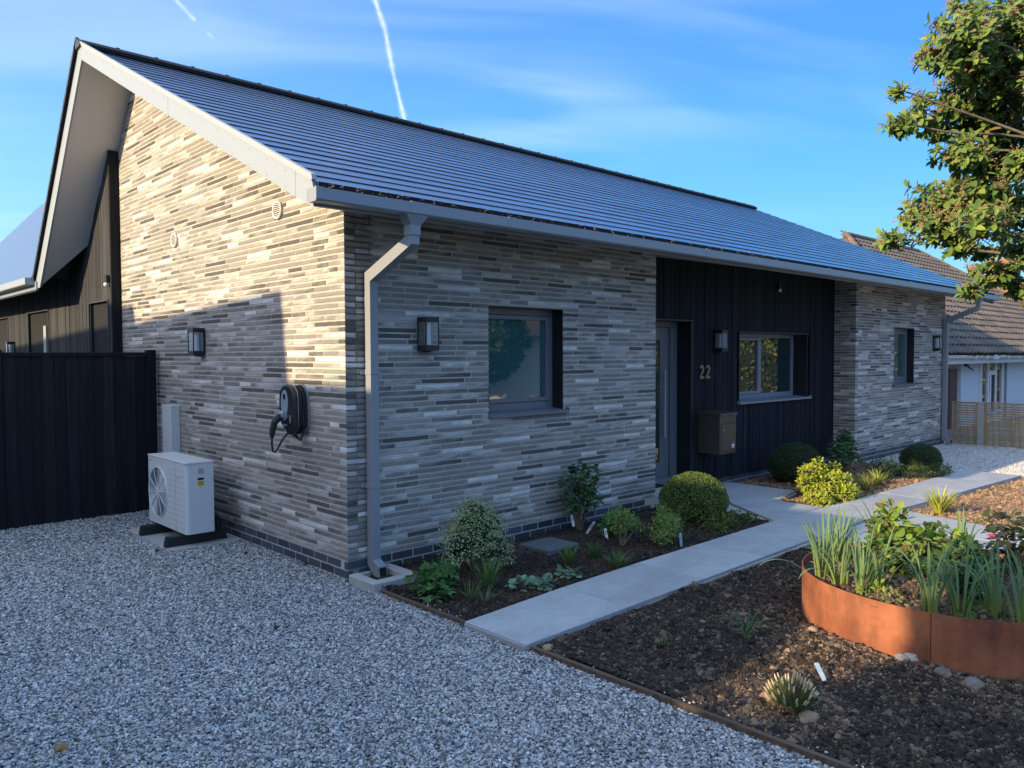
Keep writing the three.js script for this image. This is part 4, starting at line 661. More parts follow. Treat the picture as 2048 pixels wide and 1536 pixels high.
for (const [p, r, l] of [[[7.85, 2.88, -.366], 0, 'small black motion sensor high on the black boards above the wide window'], [[-.122, 2.86, -5.66], -Math.PI / 2, 'small black motion sensor above the rear wing door, by the corner board']]) {
  const t = thing('motion_sensor', l, 'sensor', p, r, 'motion sensors'); const a = new GB(); a.cbox(-.03, -.02, 0, .03, .075, .045, .006); a.cbox(-.012, -.045, .01, .012, -.015, .04, .003); a.build('housing', M.plastic, t); const b = mesh('lens', new THREE.SphereGeometry(.027, 16, 12), M.opal, t); b.position.set(0, -.05, .035);
}
{ // house number
  const t = thing('house_number', 'dark bronze house number 22 on the black boards', 'house number', [5.70, 1.525, -.363]);
  for (let i = 0; i < 2; i++) { const g = new TextGeometry('2', { font, size: .185, depth: .016, curveSegments: 8, bevelEnabled: true, bevelSize: .0015, bevelThickness: .002, bevelSegments: 1 }); const m = mesh('digit', g, M.bronze, t); m.position.set(i * .148, 0, 0); m.scale.set(.82, 1, 1); }
}
{ // letterbox
  const t = thing('letterbox', 'wall mounted dark bronze parcel letterbox beneath the number 22', 'letterbox', [5.88, .525, -.362]);
  const g = new GB(); g.cbox(-.20, 0, 0, .20, .515, .345, .004); g.build('box', M.bronzePaint, t);
  const l = new GB(); l.prism([[0, .515], [0, .565], [.352, .545], [.365, .530], [.365, .513]], 'x', -.212, .212); l.build('lid', M.bronzePaint, t);
  const d = new GB(); d.cbox(-.165, .035, .346, .18, .40, .3515, .002); d.build('door', M.bronzePaint, t);
  const gp = new GB(); gp.box(-.170, .030, .3452, .185, .405, .3462); gp.build('door_gap', M.darkVoid, t);
  const k = mesh('lock', new THREE.CylinderGeometry(.011, .011, .006, 14).rotateX(Math.PI / 2), M.galv, t); k.position.set(-.115, .32, .355);
  const e = new GB(); e.cbox(.085, .072, .3512, .145, .082, .354, .0005); e.cbox(.085, .090, .3512, .145, .110, .354, .0005); e.poly([[.085, .112, .354], [.097, .112, .354], [.091, .128, .354]]); e.poly([[.104, .112, .354], [.126, .112, .354], [.115, .136, .354]]); e.poly([[.133, .112, .354], [.145, .112, .354], [.139, .128, .354]]); e.cbox(.108, .14, .3512, .122, .15, .354, .0005); e.build('emblem', M.tagWhite, t);
}
{ // black board fence beside the gable
  const t = thing('board_fence', 'tall black vertical board fence closing the drive beside the gable', 'fence', [-.02, 0, -4.25]);
  const cols = [[.014, .018, .026], [.020, .024, .032], [.011, .014, .021], [.026, .029, .036], [.016, .020, .027]];
  const post = (a, b, y) => { const g = new GB(); g.color([.012, .015, .021]); g.cbox(a, -.2, -.07, b, y, .035, .004); g.build('post', M.clad, t); };
  post(-.115, -.015, 1.935); post(-1.70, -1.60, 1.935); post(-3.5, -3.40, 1.935);
  let x = -.118, i = 0; const w = [.128, .10, .14, .12, .105, .15, .13, .115];
  while (x > -3.4) { const b = x, a = x - w[i % 8]; if (!(a < -1.60 && b > -1.70)) { const g = new GB(); g.color(mul3(cols[i % 5], rr(.8, 1.3))); const z = .004 * (i % 2) + rr(0, .003); g.cbox(a + .0015, -.05, -.022, b - .0015, 1.862, z, .003); g.build('fence_board', M.clad, t); } x = a; i++; }
  for (const [a, b] of [[-1.60, -.116], [-3.40, -1.70]]) { const g = new GB(); g.color([.013, .016, .022]); g.cbox(a, 1.863, -.05, b, 1.905, .022, .003); g.cbox(a, 1.80, -.075, b, 1.862, -.025, .003); g.build('rail', M.clad, t); }
}
{ // white pipe cover on the gable
  const t = thing('pipe_cover', 'tall white boxed pipe cover standing against the gable behind the heat pump', 'pipe cover', [0, .3, -3.72]);
  const g = new GB(); g.cbox(-.105, 0, -.135, -.001, .985, .135, .004); g.build('casing', M.offwhite, t); const l = new GB(); l.cbox(-.108, .972, -.138, -.001, .992, .138, .003); l.build('end_cap', M.offwhite, t);
}
{ // heat pump
  struct('concrete_pad', (() => { const g = new GB(); g.cbox(-.705, -.08, -3.24, -.003, .014, -1.975, .006); return g.geo(); })(), M.concrete, 'concrete pad under the heat pump');
  const t = thing('heat_pump', 'off white heat pump unit with round fan grille on black rails beside the gable', 'heat pump', [-.415, 0, -2.51]);
  for (const z of [.36, -.34]) { const g = new GB(); g.prism([[-.29, .014], [-.27, .108], [.29, .108], [.31, .014]].map(([a, b]) => [a, b]), 'z', z - .045, z + .045); g.build('support_rail', M.rubber, t); }
  const W = .51, y0 = .13, y1 = .812, xf = -.135, xb = .135, fc = [-.235, .462], fr = .252;
  // front panel with the fan opening left out
  const fs = new THREE.Shape(); fs.moveTo(-W, y0); fs.lineTo(W - .03, y0); fs.absarc(W - .03, y0 + .0, .0, 0, 0); fs.lineTo(W - .03, y1); fs.lineTo(-W, y1); fs.closePath(); const hole = new THREE.Path(); hole.absarc(fc[0], fc[1], fr, 0, Math.PI * 2, true); fs.holes.push(hole);
  const fg = new THREE.ExtrudeGeometry(fs, { depth: .012, bevelEnabled: false, curveSegments: 40 }); fg.rotateY(-Math.PI / 2); const fp = mesh('front_panel', fg, M.offwhite, t); fp.position.x = xf + .012;
  const c = new GB(); c.poly([[xf, y1, -W], [xb, y1, -W], [xb, y1, W], [xf + .03, y1, W], [xf + .009, y1, W - .009], [xf, y1, W - .03]].reverse()); c.quad([xf + .03, y0, W], [xb, y0, W], [xb, y1, W], [xf + .03, y1, W]); c.quad([xf, y0, W - .03], [xf + .009, y0, W - .009], [xf + .009, y1, W - .009], [xf, y1, W - .03]); c.quad([xf + .009, y0, W - .009], [xf + .03, y0, W], [xf + .03, y1, W], [xf + .009, y1, W - .009]); c.quad([xb, y0, W], [xb, y0, -W], [xb, y1, -W], [xb, y1, W]); c.quad([xb, y0, -W], [xf, y0, -W], [xf, y1, -W], [xb, y1, -W]); c.poly([[xf, y0, -W], [xb, y0, -W], [xb, y0, W], [xf + .03, y0, W], [xf, y0, W - .03]]); c.build('casing', M.offwhite, t);
  const lid = new GB(); lid.cbox(xf - .006, y1 + .001, -W - .005, xb + .006, y1 + .018, W + .005, .004); lid.build('lid', M.offwhite, t);
  const sm = new GB(); sm.box(xf - .0015, y0, .238, xf + .001, y1, .244); for (let i = 0; i < 11; i++) { const y = y1 - .075 - i * .056; const z0 = Math.abs(y - fc[1]) < fr ? fc[0] + Math.sqrt(fr * fr - (y - fc[1]) ** 2) + .03 : .03; sm.box(xf - .0014, y, Math.max(z0, .03), xf + .001, y + .003, .236); sm.box(xf - .0014, y, .246, xf + .001, y + .003, W - .033); } sm.build('groove', std([.30, .31, .315], { roughness: .6 }), t);
  // fan: dark hollow, blades, hub, guard
  const fx = xf + .06, pt = (x, a, r) => [x, fc[1] + r * Math.sin(a), fc[0] + r * Math.cos(a)];
  const hol = new GB(); for (let i = 0; i < 40; i++) { const a = i / 40 * 6.28319, b = (i + 1) / 40 * 6.28319; hol.tri([fx + .04, fc[1], fc[0]], pt(fx + .04, a, fr), pt(fx + .04, b, fr)); hol.quad(pt(xf, a, fr), pt(xf, b, fr), pt(fx + .04, b, fr), pt(fx + .04, a, fr)); } hol.build('fan_housing', std([.10, .105, .11], { roughness: .7 }), t);
  for (let k = 0; k < 3; k++) { const b = new GB(), a0 = k * 2.0944 + .5; for (let i = 0; i < 6; i++) { const u = i / 6, v = (i + 1) / 6; b.quad(pt(fx - .01 + .035 * u, a0 + 1.2 * u, .06), pt(fx - .01 + .035 * u, a0 + 1.45 * u, .225), pt(fx - .01 + .035 * v, a0 + 1.45 * v, .225), pt(fx - .01 + .035 * v, a0 + 1.2 * v, .06)); } b.build('fan_blade', std([.30, .32, .33], { roughness: .5 }), t); }
  const gd = new GB(); for (let q = 1; q <= 22; q++) { const r0 = .035 + q * .0098; const pts = []; for (let i = 0; i <= 40; i++) pts.push(pt(xf - .003, i / 40 * 6.28319, r0)); gd.tube(pts, .0014, 3, undefined, false); } gd.build('grille_ring', M.offwhite, t).userData.kind = 'stuff';
  for (let k = 0; k < 10; k++) { const s = new GB(), a = k / 10 * 6.28319 + .1; s.tube([pt(xf - .007, a, .03), pt(xf - .007, a, .258)], .0042, 5); s.build('grille_spoke', M.offwhite, t); }
  const rim = new GB(), rp = []; for (let i = 0; i <= 48; i++) rp.push(pt(xf - .004, i / 48 * 6.28319, fr + .004)); rim.tube(rp, .007, 6, undefined, false); rim.build('grille_rim', M.offwhite, t);
  const hub = mesh('grille_hub', new THREE.CylinderGeometry(.042, .046, .012, 24).rotateZ(Math.PI / 2), M.offwhite, t); hub.position.set(xf - .007, fc[1], fc[0]);
  // labels and handle on the end panel
  const panel = (w, h, draw, bg, pos, ry) => { const m = new THREE.MeshStandardMaterial({ map: textPanel(w, h, draw, bg, 3000), roughness: .5 }); const q = mesh('printed_label', new THREE.BoxGeometry(w, h, .001), [m, m, m, m, m, m], t); q.position.set(...pos); q.rotation.y = ry; return q; };
  panel(.062, .060, (x, w, h) => { x.fillStyle = '#5a6066'; for (let i = 0; i < 7; i++) x.fillRect(w * .06, h * (.1 + i * .11), w * (.5 + .4 * hash2(i, 3)), h * .045); x.fillStyle = '#20262c'; x.fillRect(w * .75, h * .72, w * .18, h * .08); }, '#b9c2c8', [.012, .735, W + .0012], 0);
  panel(.062, .045, (x, w, h) => { x.fillStyle = '#3c3000'; x.font = 'bold ' + Math.round(h * .28) + 'px sans-serif'; x.textAlign = 'center'; x.fillText('DANGER', w / 2, h * .36); for (let i = 0; i < 4; i++) x.fillRect(w * .12, h * (.48 + i * .12), w * .76, h * .04); }, '#d8b400', [.008, .620, W + .0012], 0);
  panel(.020, .042, (x, w, h) => { x.fillStyle = '#a0522d'; x.beginPath(); x.arc(w / 2, h * .3, w * .3, 0, 7); x.fill(); x.fillStyle = '#4a6fa0'; x.fillRect(w * .2, h * .6, w * .6, h * .2); }, '#dfe4e8', [.006, .572, W + .0012], 0);
  panel(.10, .030, (x, w, h) => { x.fillStyle = '#2f78c4'; x.font = 'bold italic ' + Math.round(h * .62) + 'px sans-serif'; x.textAlign = 'center'; x.fillText('DAIKIN', w / 2, h * .62); x.fillStyle = '#8fa0ac'; x.fillRect(w * .3, h * .8, w * .4, h * .08); }, '#c6cac9', [xf - .0012, .668, .31], -Math.PI / 2);
  panel(.05, .022, (x, w, h) => { x.fillStyle = '#2a3a4c'; x.font = 'bold ' + Math.round(h * .8) + 'px sans-serif'; x.textAlign = 'center'; x.fillText('DAIKIN', w / 2, h * .8); }, '#c6cac9', [xf - .0012, .772, -.44], -Math.PI / 2);
  const hd = new GB(); hd.box(-.022, .651, W - .01, .038, .676, W + .0008); hd.build('handle', M.darkVoid, t);
  const hl = new GB(); hl.cbox(-.026, .674, W, .042, .680, W + .006, .001); hl.build('handle_lip', M.offwhite, t);
  const scw = new GB(); for (const [x, y] of [[.12, .66], [.12, .22], [-.09, .79]]) scw.cbox(x - .005, y - .005, W, x + .005, y + .005, W + .002, .001); scw.build('screw', M.galv, t);
  const pp = new GB(); pp.tube([[.13, .26, .30], [.19, .26, .31], [.24, .22, .33], [.26, .10, .34], [.27, .01, .34]], .028, 8); pp.build('pipe', M.rubber, t);
}
{ // car charger on the gable
  const t = thing('car_charger', 'black wall mounted car charger with its cable coiled round it and the plug holstered', 'car charger', [0, 1.385, -.735], -Math.PI / 2); t.scale.setScalar(1.07);
  const out = (k) => { const s = new THREE.Shape(); s.moveTo(-.118 * k, .08 * k); s.bezierCurveTo(-.118 * k, .17 * k, -.07 * k, .215 * k, .005 * k, .215 * k); s.bezierCurveTo(.09 * k, .215 * k, .135 * k, .16 * k, .135 * k, .07 * k); s.lineTo(.135 * k, -.125 * k); s.bezierCurveTo(.133 * k, -.15 * k, .10 * k, -.165 * k, .06 * k, -.205 * k); s.bezierCurveTo(.045 * k, -.215 * k, .03 * k, -.215 * k, .015 * k, -.2 * k); s.lineTo(-.085 * k, -.125 * k); s.bezierCurveTo(-.105 * k, -.10 * k, -.118 * k, -.05 * k, -.118 * k, .08 * k); return s; };
  const ex = (k, d, bev, z, name, mat) => { const g = new THREE.ExtrudeGeometry(out(k), { depth: d, bevelEnabled: bev > 0, bevelSize: bev, bevelThickness: bev, bevelSegments: 3, curveSegments: 14 }); const m = mesh(name, g, mat, t); m.position.z = z; return m; };
  ex(.96, .012, 0, .001, 'back_plate', M.plasticGrey); ex(.74, .09, 0, .010, 'spool', M.plastic); ex(.97, .004, 0, .0985, 'silver_trim', std([.55, .58, .6], { roughness: .35, metalness: .4 })); ex(.90, .016, .014, .114, 'cover', M.plastic);
  const c = new GB(); for (let k = 0; k < 6; k++) { const pts = [], sc = .86 + .035 * (k % 3) + .02 * rr(-1, 1), z = .024 + .0135 * k; for (let i = 0; i <= 40; i++) { const p = out(sc + .02 * Math.sin(i * .31 + k)).getPoint((i / 40) % 1); pts.push([p.x, p.y - .004 * k + .003 * Math.sin(i), z + .004 * Math.sin(i * .5 + k * 2)]); } c.tube(pts, .0085, 6, undefined, false); } c.tube([[.02, -.17, .07], [.05, -.235, .07], [.085, -.25, .06], [.10, -.21, .05], [.10, -.15, .04]], .0085, 6); c.build('coiled_cable', M.rubber, t);
  const pl = new THREE.Shape(); pl.absellipse(0, .055, .056, .105, 0, Math.PI * 2, false); const pg = new THREE.ExtrudeGeometry(pl, { depth: .004, bevelEnabled: true, bevelSize: .002, bevelThickness: .002, bevelSegments: 1, curveSegments: 20 }); mesh('front_plate', pg, M.plasticGrey, t).position.set(-.018, .0, .1425);
  const sc = new GB(); sc.cbox(-.036, .085, .1485, .004, .128, .151, .001); sc.build('screen', M.darkVoid, t);
  const prt = (w, h, draw, x, y, rz) => { const m = new THREE.MeshStandardMaterial({ map: textPanel(w, h, draw, '#3a4650', 3500), roughness: .4 }); const q = mesh('printed_label', new THREE.BoxGeometry(w, h, .0008), m, t); q.position.set(x, y, .1492); q.rotation.z = rz; };
  prt(.05, .016, (x, w, h) => { x.fillStyle = '#e4ecf0'; x.font = 'bold ' + Math.round(h * .8) + 'px sans-serif'; x.textAlign = 'center'; x.fillText('myenergi', w / 2, h * .72, w * .94); }, -.017, .058, 0);
  { const cv = textPanel(.11, .034, (x, w, h) => { x.fillStyle = '#cfd6da'; x.font = Math.round(h * .86) + 'px sans-serif'; x.textAlign = 'center'; x.fillText('zappi', w / 2, h * .70); }, '#0b0c0e', 3500); const m = new THREE.MeshStandardMaterial({ map: cv, roughness: .35 }); const q = mesh('printed_label', new THREE.BoxGeometry(.11, .034, .0008), m, t); q.position.set(.072, -.075, .1446); q.rotation.z = Math.PI / 2; }
  const ho = new THREE.CylinderGeometry(.034, .040, .05, 20).rotateX(1.15); const hm = mesh('plug_holster', ho, M.plasticGrey, t); hm.position.set(-.012, -.045, .165);
  const pgb = new GB(); pgb.tube([[-.012, -.052, .165], [-.014, -.066, .205], [-.018, -.10, .235], [-.026, -.155, .247], [-.034, -.205, .250], [-.037, -.225, .250]], [.030, .031, .028, .025, .021, .013], 10); pgb.build('plug', M.rubber, t);
  const lc = new GB(); lc.tube([[-.036, -.215, .250], [-.042, -.29, .248], [-.046, -.335, .240], [-.042, -.348, .226], [-.03, -.33, .212], [-.01, -.25, .175], [.005, -.19, .13], [.015, -.16, .09]], .0085, 7); lc.build('hanging_cable', M.rubber, t);
  const bk = new GB(); bk.cbox(-.045, -.135, .1428, .02, -.118, .150, .002); bk.build('cover_step', M.plasticGrey, t);
}
{ // slatted garden fence at the far side
  const t = thing('slatted_fence', 'low wooden fence of horizontal slats beyond the far downpipe', 'fence', [14.32, -.02, 0]);
  const wood = [0, 1, 2, 3].map((i) => { const m = M.cedar.clone(); m.color.multiplyScalar([1, .86, 1.12, .95][i]); return m; });
  const panel = (z0, z1, mids) => {
    for (let k = 0; k < 17; k++) { const y = .03 + k * .0475, g = new GB(); g.cbox(-.010, y, z0 + .03, .010, y + .034 + rr(-.002, .002), z1 - .01, .002); g.build('slat', wood[Math.floor(R() * 4)], t); }
    for (const z of [z0, z1 - .035, ...mids]) { const g = new GB(); g.cbox(-.028, .012, z, -.0105, .862, z + .038, .002); g.build('batten', wood[0], t); const h = new GB(); h.cbox(.0105, .012, z, .028, .862, z + .038, .002); h.build('batten', wood[1], t); }
    const c = new GB(); c.cbox(-.032, .846, z0, .032, .886, z1, .003); c.build('cap_rail', wood[1], t); const b = new GB(); b.cbox(-.026, -.01, z0, .026, .028, z1, .003); b.build('bottom_rail', wood[3], t);
  };
  panel(.09, .56, []); panel(.69, 2.45, [1.17, 1.75]);
  for (const z of [.565, 2.455]) { const g = new GB(); g.cbox(-.05, -.2, z, .05, .895, z + .118, .006); g.build('post', M.concrete, t); }
}
{ // neighbouring hipped bungalow to the right
  const t = thing('hipped_bungalow', 'white bungalow with a hipped brown tiled roof beyond the slatted fence', 'house', [26, -.6, -6]);
  const L = (x, y, z) => [x - 26, y + .6, z + 6];
  const g = new GB(); g.box(18.42 - 26, 0, -5 + 0, 34.4 - 26, 2.32, 5.0); const wl = g.build('wall', M.render, t);
  const p = new GB(); p.box(15.7 - 26, 0, 4.0, 18.42 - 26, 2.30, 4.90); p.build('porch_wall', std([.42, .38, .34], { roughness: .9 }), t);
  const d = new GB(); d.cbox(17.72 - 26, 0, 4.901, 18.34 - 26, 2.0, 4.94, .004); d.cbox(17.76 - 26, 2.001, 4.901, 18.34 - 26, 2.06, 4.95, .004); const dr = d.build('door', M.brownDoor, t); for (let i = 0; i < 5; i++) { const q = new GB(); q.cbox(17.78 - 26, .3 + i * .33, 4.94, 18.24 - 26, .58 + i * .33, 4.952, .006); q.build('door_panel', M.brownDoor, dr); }
  const al = new GB(); al.cbox(18.62 - 26, 2.12, 5.0, 18.82 - 26, 2.2, 5.06, .01); al.tube([[18.7 - 26, 2.14, 5.05], [18.76 - 26, 2.06, 5.12], [18.9 - 26, 2.02, 5.14]], .02, 6); al.build('security_light', M.plastic, t);
  // window: three lights
  const f = new GB(); const fx = (x) => x - 26, z = 5.0; f.cbox(fx(19.86), .80, z + .001, fx(19.95), 2.27, z + .05); f.cbox(fx(20.42), .80, z + .001, fx(20.56), 2.27, z + .05); f.cbox(fx(21.08), .80, z + .001, fx(21.22), 2.27, z + .05); f.cbox(fx(21.72), .80, z + .001, fx(21.88), 2.27, z + .05); f.cbox(fx(19.95), 2.20, z + .002, fx(21.72), 2.27, z + .049); f.cbox(fx(19.95), .80, z + .002, fx(21.72), .88, z + .049); f.cbox(fx(20.56), 1.86, z + .002, fx(21.08), 1.98, z + .062); f.cbox(fx(20.565), .885, z + .051, fx(20.64), 1.855, z + .075); f.cbox(fx(21.0), .885, z + .051, fx(21.075), 1.855, z + .075); const win = f.build('window', M.white, t);
  const pn = (a, b, c, e) => { const q = new GB(); q.box(fx(a), c, z + .002, fx(b), e, z + .015); q.build('pane', M.pane, win); }; pn(19.95, 20.42, .88, 2.20); pn(20.56, 21.08, .88, 1.86); pn(20.56, 21.08, 1.98, 2.20); pn(21.22, 21.72, .88, 2.20);
  const dp = new GB(); dp.tube([[fx(22.0), 2.36, 5.2], [fx(22.0), 2.2, 5.06], [fx(22.0), 0, 5.06]], .035, 8); dp.build('downpipe', M.plasticGrey, t);
  const fa = new GB(); fa.cbox(fx(15.4), 2.20, 5.34, fx(35), 2.33, 5.365, .003); fa.box(fx(15.4), 2.325, 4.9, fx(35), 2.335, 5.34); fa.build('fascia', M.white, t);
  const gu = new GB(), N = 8; for (let i = 0; i < N; i++) { const a = Math.PI * (1 + i / N), b = Math.PI * (1 + (i + 1) / N), r = .058, q = (w, x) => [x, 2.375 + r * Math.sin(w), 5.43 + r * Math.cos(w)]; gu.quad(q(a, fx(15.4)), q(a, fx(35.1)), q(b, fx(35.1)), q(b, fx(15.4))); } gu.build('gutter', M.white, t); for (let x = 17.9; x < 26; x += .92) { const b = new GB(); b.cbox(fx(x), 2.305, 5.365, fx(x) + .035, 2.385, 5.495, .008); b.build('gutter_bracket', M.white, t); } { const b = new GB(); b.cbox(fx(19.35), 2.30, 5.365, fx(19.62), 2.41, 5.50, .01); b.build('gutter_bracket', M.white, t); }
  // roof planes under the tiles
  const E = [L(15.35, 1.80, -.52), L(34.95, 1.80, -.52), L(29.5, 5.80, -6), L(23.05, 5.80, -6)], K = [L(15.35, 1.80, -11.5), L(34.95, 1.80, -11.5)]; const r = new GB(); r.color([.2, .16, .13]); r.poly([E[0], E[1], E[2], E[3]]); r.poly([E[1], K[1], E[2]]); r.poly([K[0], E[0], E[3]]); r.poly([K[1], K[0], E[3], E[2]]); const roof = r.build('roof', M.roofTile, t);
  // interlocking tiles in courses, hips cut to the hip lines
  const rise = 4.0, run = 5.48, sl = Math.hypot(rise, run), ct = run / sl, st = rise / sl, gauge = .335, tw = .30, nC = Math.floor(sl / gauge) + 1;
  const tg = [0, 1, 2, 3].map((v) => { const q = new GB(), rd = rng(300 + v), pr = [[0, .010], [.05, .006], [.15, .006], [.19, .022], [.235, .040], [.27, .030], [tw, .008]]; const b = mul3([[.185, .150, .125], [.16, .135, .115], [.215, .170, .135], [.14, .12, .105]][v], 1.0); q.color(b); const P = (x, h, l) => { const n = h + .040 * (1 - l / .40); return [x, l * st + n * ct, -l * ct + n * st]; }; for (let i = 0; i < pr.length - 1; i++) { const [x0, h0] = pr[i], [x1, h1] = pr[i + 1]; q.quad(P(x0, h0, 0), P(x1, h1, 0), P(x1, h1, .40), P(x0, h0, .40)); q.quad(P(x0, h0 - .06, .006), P(x1, h1 - .06, .006), P(x1, h1, 0), P(x0, h0, 0), mul3(b, .45)); } return q.geo(); });  // tile front edges coloured darker to give the courses shadow lines
  const cand = []; for (let c = 0; c < nC; c++) { const s = c * gauge, y = 1.83 + s * st, zz = -.50 - s * ct, k = s / sl, xa = mix(15.3, 23.05, k), xb = mix(35, 29.5, k); for (let x = xa - (c % 2) * .15; x < xb - .1; x += tw) cand.push([x, y, zz, dist(x, y, zz) * (inView(x, y, zz, .2) ? 1 : 5)]); }
  cand.sort((a, b) => a[3] - b[3]); const rest = new GB(); cand.forEach((q, i) => { const [lx, ly, lz] = L(q[0], q[1], q[2]), geo = tg[Math.floor(R() * 4)]; if (i < 290) { const m = new THREE.Mesh(geo, M.roofTile); m.name = 'roof_tile'; m.position.set(lx, ly + rr(-.006, .006), lz); m.rotation.z = rr(-.008, .008); roof.add(m); } else rest.add(geo, mat4(lx, ly, lz)); }); rest.build('roof_tile', M.roofTile, roof).userData.kind = 'stuff';
  const caps = (A, B, n, col) => { for (let i = 0; i < n; i++) { const q = new GB(); q.color(mul3(col, rr(.8, 1.25))); const a = [0, 1, 2].map((k) => mix(A[k], B[k], i / n)), b = [0, 1, 2].map((k) => mix(A[k], B[k], (i + 1.06) / n)); q.tube([a, b], [.125, .115], 8); q.build('hip_tile', M.roofTile, roof); } };
  caps(L(35, 1.9, -.5), L(29.5, 5.84, -6), 20, [.22, .17, .135]); caps(L(29.5, 5.84, -6), L(23.05, 5.84, -6), 15, [.24, .18, .13]); caps(L(15.3, 1.9, -.5), L(23.05, 5.84, -6), 20, [.30, .19, .11]);
  const ch = new GB(); ch.cbox(fx(32.4), 3.2, 1.6, fx(33.7), 6.22, 2.5, .01); ch.cbox(fx(32.35), 6.02, 1.55, fx(33.75), 6.12, 2.55, .01); ch.build('chimney', M.redBrick, t);
}
// planting labels
function plantLabel(p, rot, h, label, mat = M.tagWhite) { const t = thing('plant_label', label, 'plant label', p, rot[1], 'plant labels'); const g = new GB(); g.prism([[-.011, 0], [.011, 0], [.014, h * .3], [.014, h - .008], [0, h], [-.014, h - .008], [-.014, h * .3]], 'z', -.0008, .0008); const m = g.build('tag', mat, t); m.rotation.set(rot[0], 0, rot[2]); const q = new GB(); q.box(-.008, h * .45, .0009, .008, h * .8, .0013); const k = q.build('print', std([.25, .35, .38]), t); k.rotation.copy(m.rotation); return t; }
const tagBlue = std([.30, .40, .44], { roughness: .3 });
plantLabel([2.84, .02, 1.33], [-.05, -.5, .05], .14, 'upright pale label at the foot of the nearer light green shrub, by the path', tagBlue);
plantLabel([2.55, .02, .66], [-.2, -.6, .15], .12, 'speckled white label between the two light green shrubs');
plantLabel([.80, .03, 3.68], [-1.25, -.9, .1], .15, 'pale glossy label lying back on the soil behind the dwarf pine', tagBlue);
plantLabel([7.35, .02, 1.0], [.2, -.5, .5], .20, 'pale blue label leaning beside the golden shrub', tagBlue);
plantLabel([2.50, .10, .26], [.1, -.5, .25], .13, 'white tag hanging low on the maple leaved shrub, left one'); plantLabel([2.56, .04, .38], [.3, -.5, -.5], .15, 'white tag hanging low on the maple leaved shrub, tilted one');
plantLabel([6.98, .27, .52], [.1, -.6, .3], .09, 'small white tag on the box ball below the letterbox');
// ================================================================ plants
const PR = rng(909);
// strap leaf: bends over as it rises; two strips about a shallow keel
function blade(g, p, az, lean, L, W, bend, c0, c1, seg = 6, keel = .25) {
  const ca = Math.cos(az), sa = Math.sin(az); let x = p[0], y = p[1], z = p[2], a = lean; let pl, pm, prr, pc;
  for (let i = 0; i <= seg; i++) {
    const t = i / seg, w = W * (t < .15 ? .75 + 1.67 * t : 1) * Math.sqrt(Math.max(0, 1 - Math.pow(t, 3.2))) * .5 + .0004, k = keel * w, col = mix3(c0, c1, sstep(0, .45, t));
    const nx = -Math.cos(a) * ca, ny = Math.sin(a), nz = -Math.cos(a) * sa;
    const l = [x - sa * w + nx * k, y + ny * k, z + ca * w + nz * k], m = [x, y, z], r = [x + sa * w + nx * k, y + ny * k, z - ca * w + nz * k];
    if (i) { g.tri(pl, pm, m, pc, pc, col); g.tri(pl, m, l, pc, col, col); g.tri(pm, prr, r, pc, pc, col); g.tri(pm, r, m, pc, col, col); }
    pl = l; pm = m; prr = r; pc = col; const ds = L / seg; x += Math.sin(a) * ca * ds; y += Math.cos(a) * ds; z += Math.sin(a) * sa * ds; a += bend / seg * (0.4 + 1.2 * t);
  }
}
function grassTuft(pos, n, L, W, spread, c0, c1, label, group = 'grassy tufts', name = 'grass_tuft') {
  const t = thing(name, label, 'grass plant', pos, 0, group), g = new GB();
  for (let i = 0; i < n; i++) { const az = PR() * 6.283, q = Math.pow(PR(), .7), r = .035 * PR(); blade(g, [r * Math.cos(az), -.01, r * Math.sin(az)], az + (PR() - .5) * .6, .05 + spread * q * .6, L * (.55 + .55 * PR()), W * (.7 + .5 * PR()), spread * (.3 + 1.3 * PR()), c0, mul3(c1, 1.0 + .8 * PR()), 5, .3); }
  g.build('foliage', M.leaf, t); return t;
}
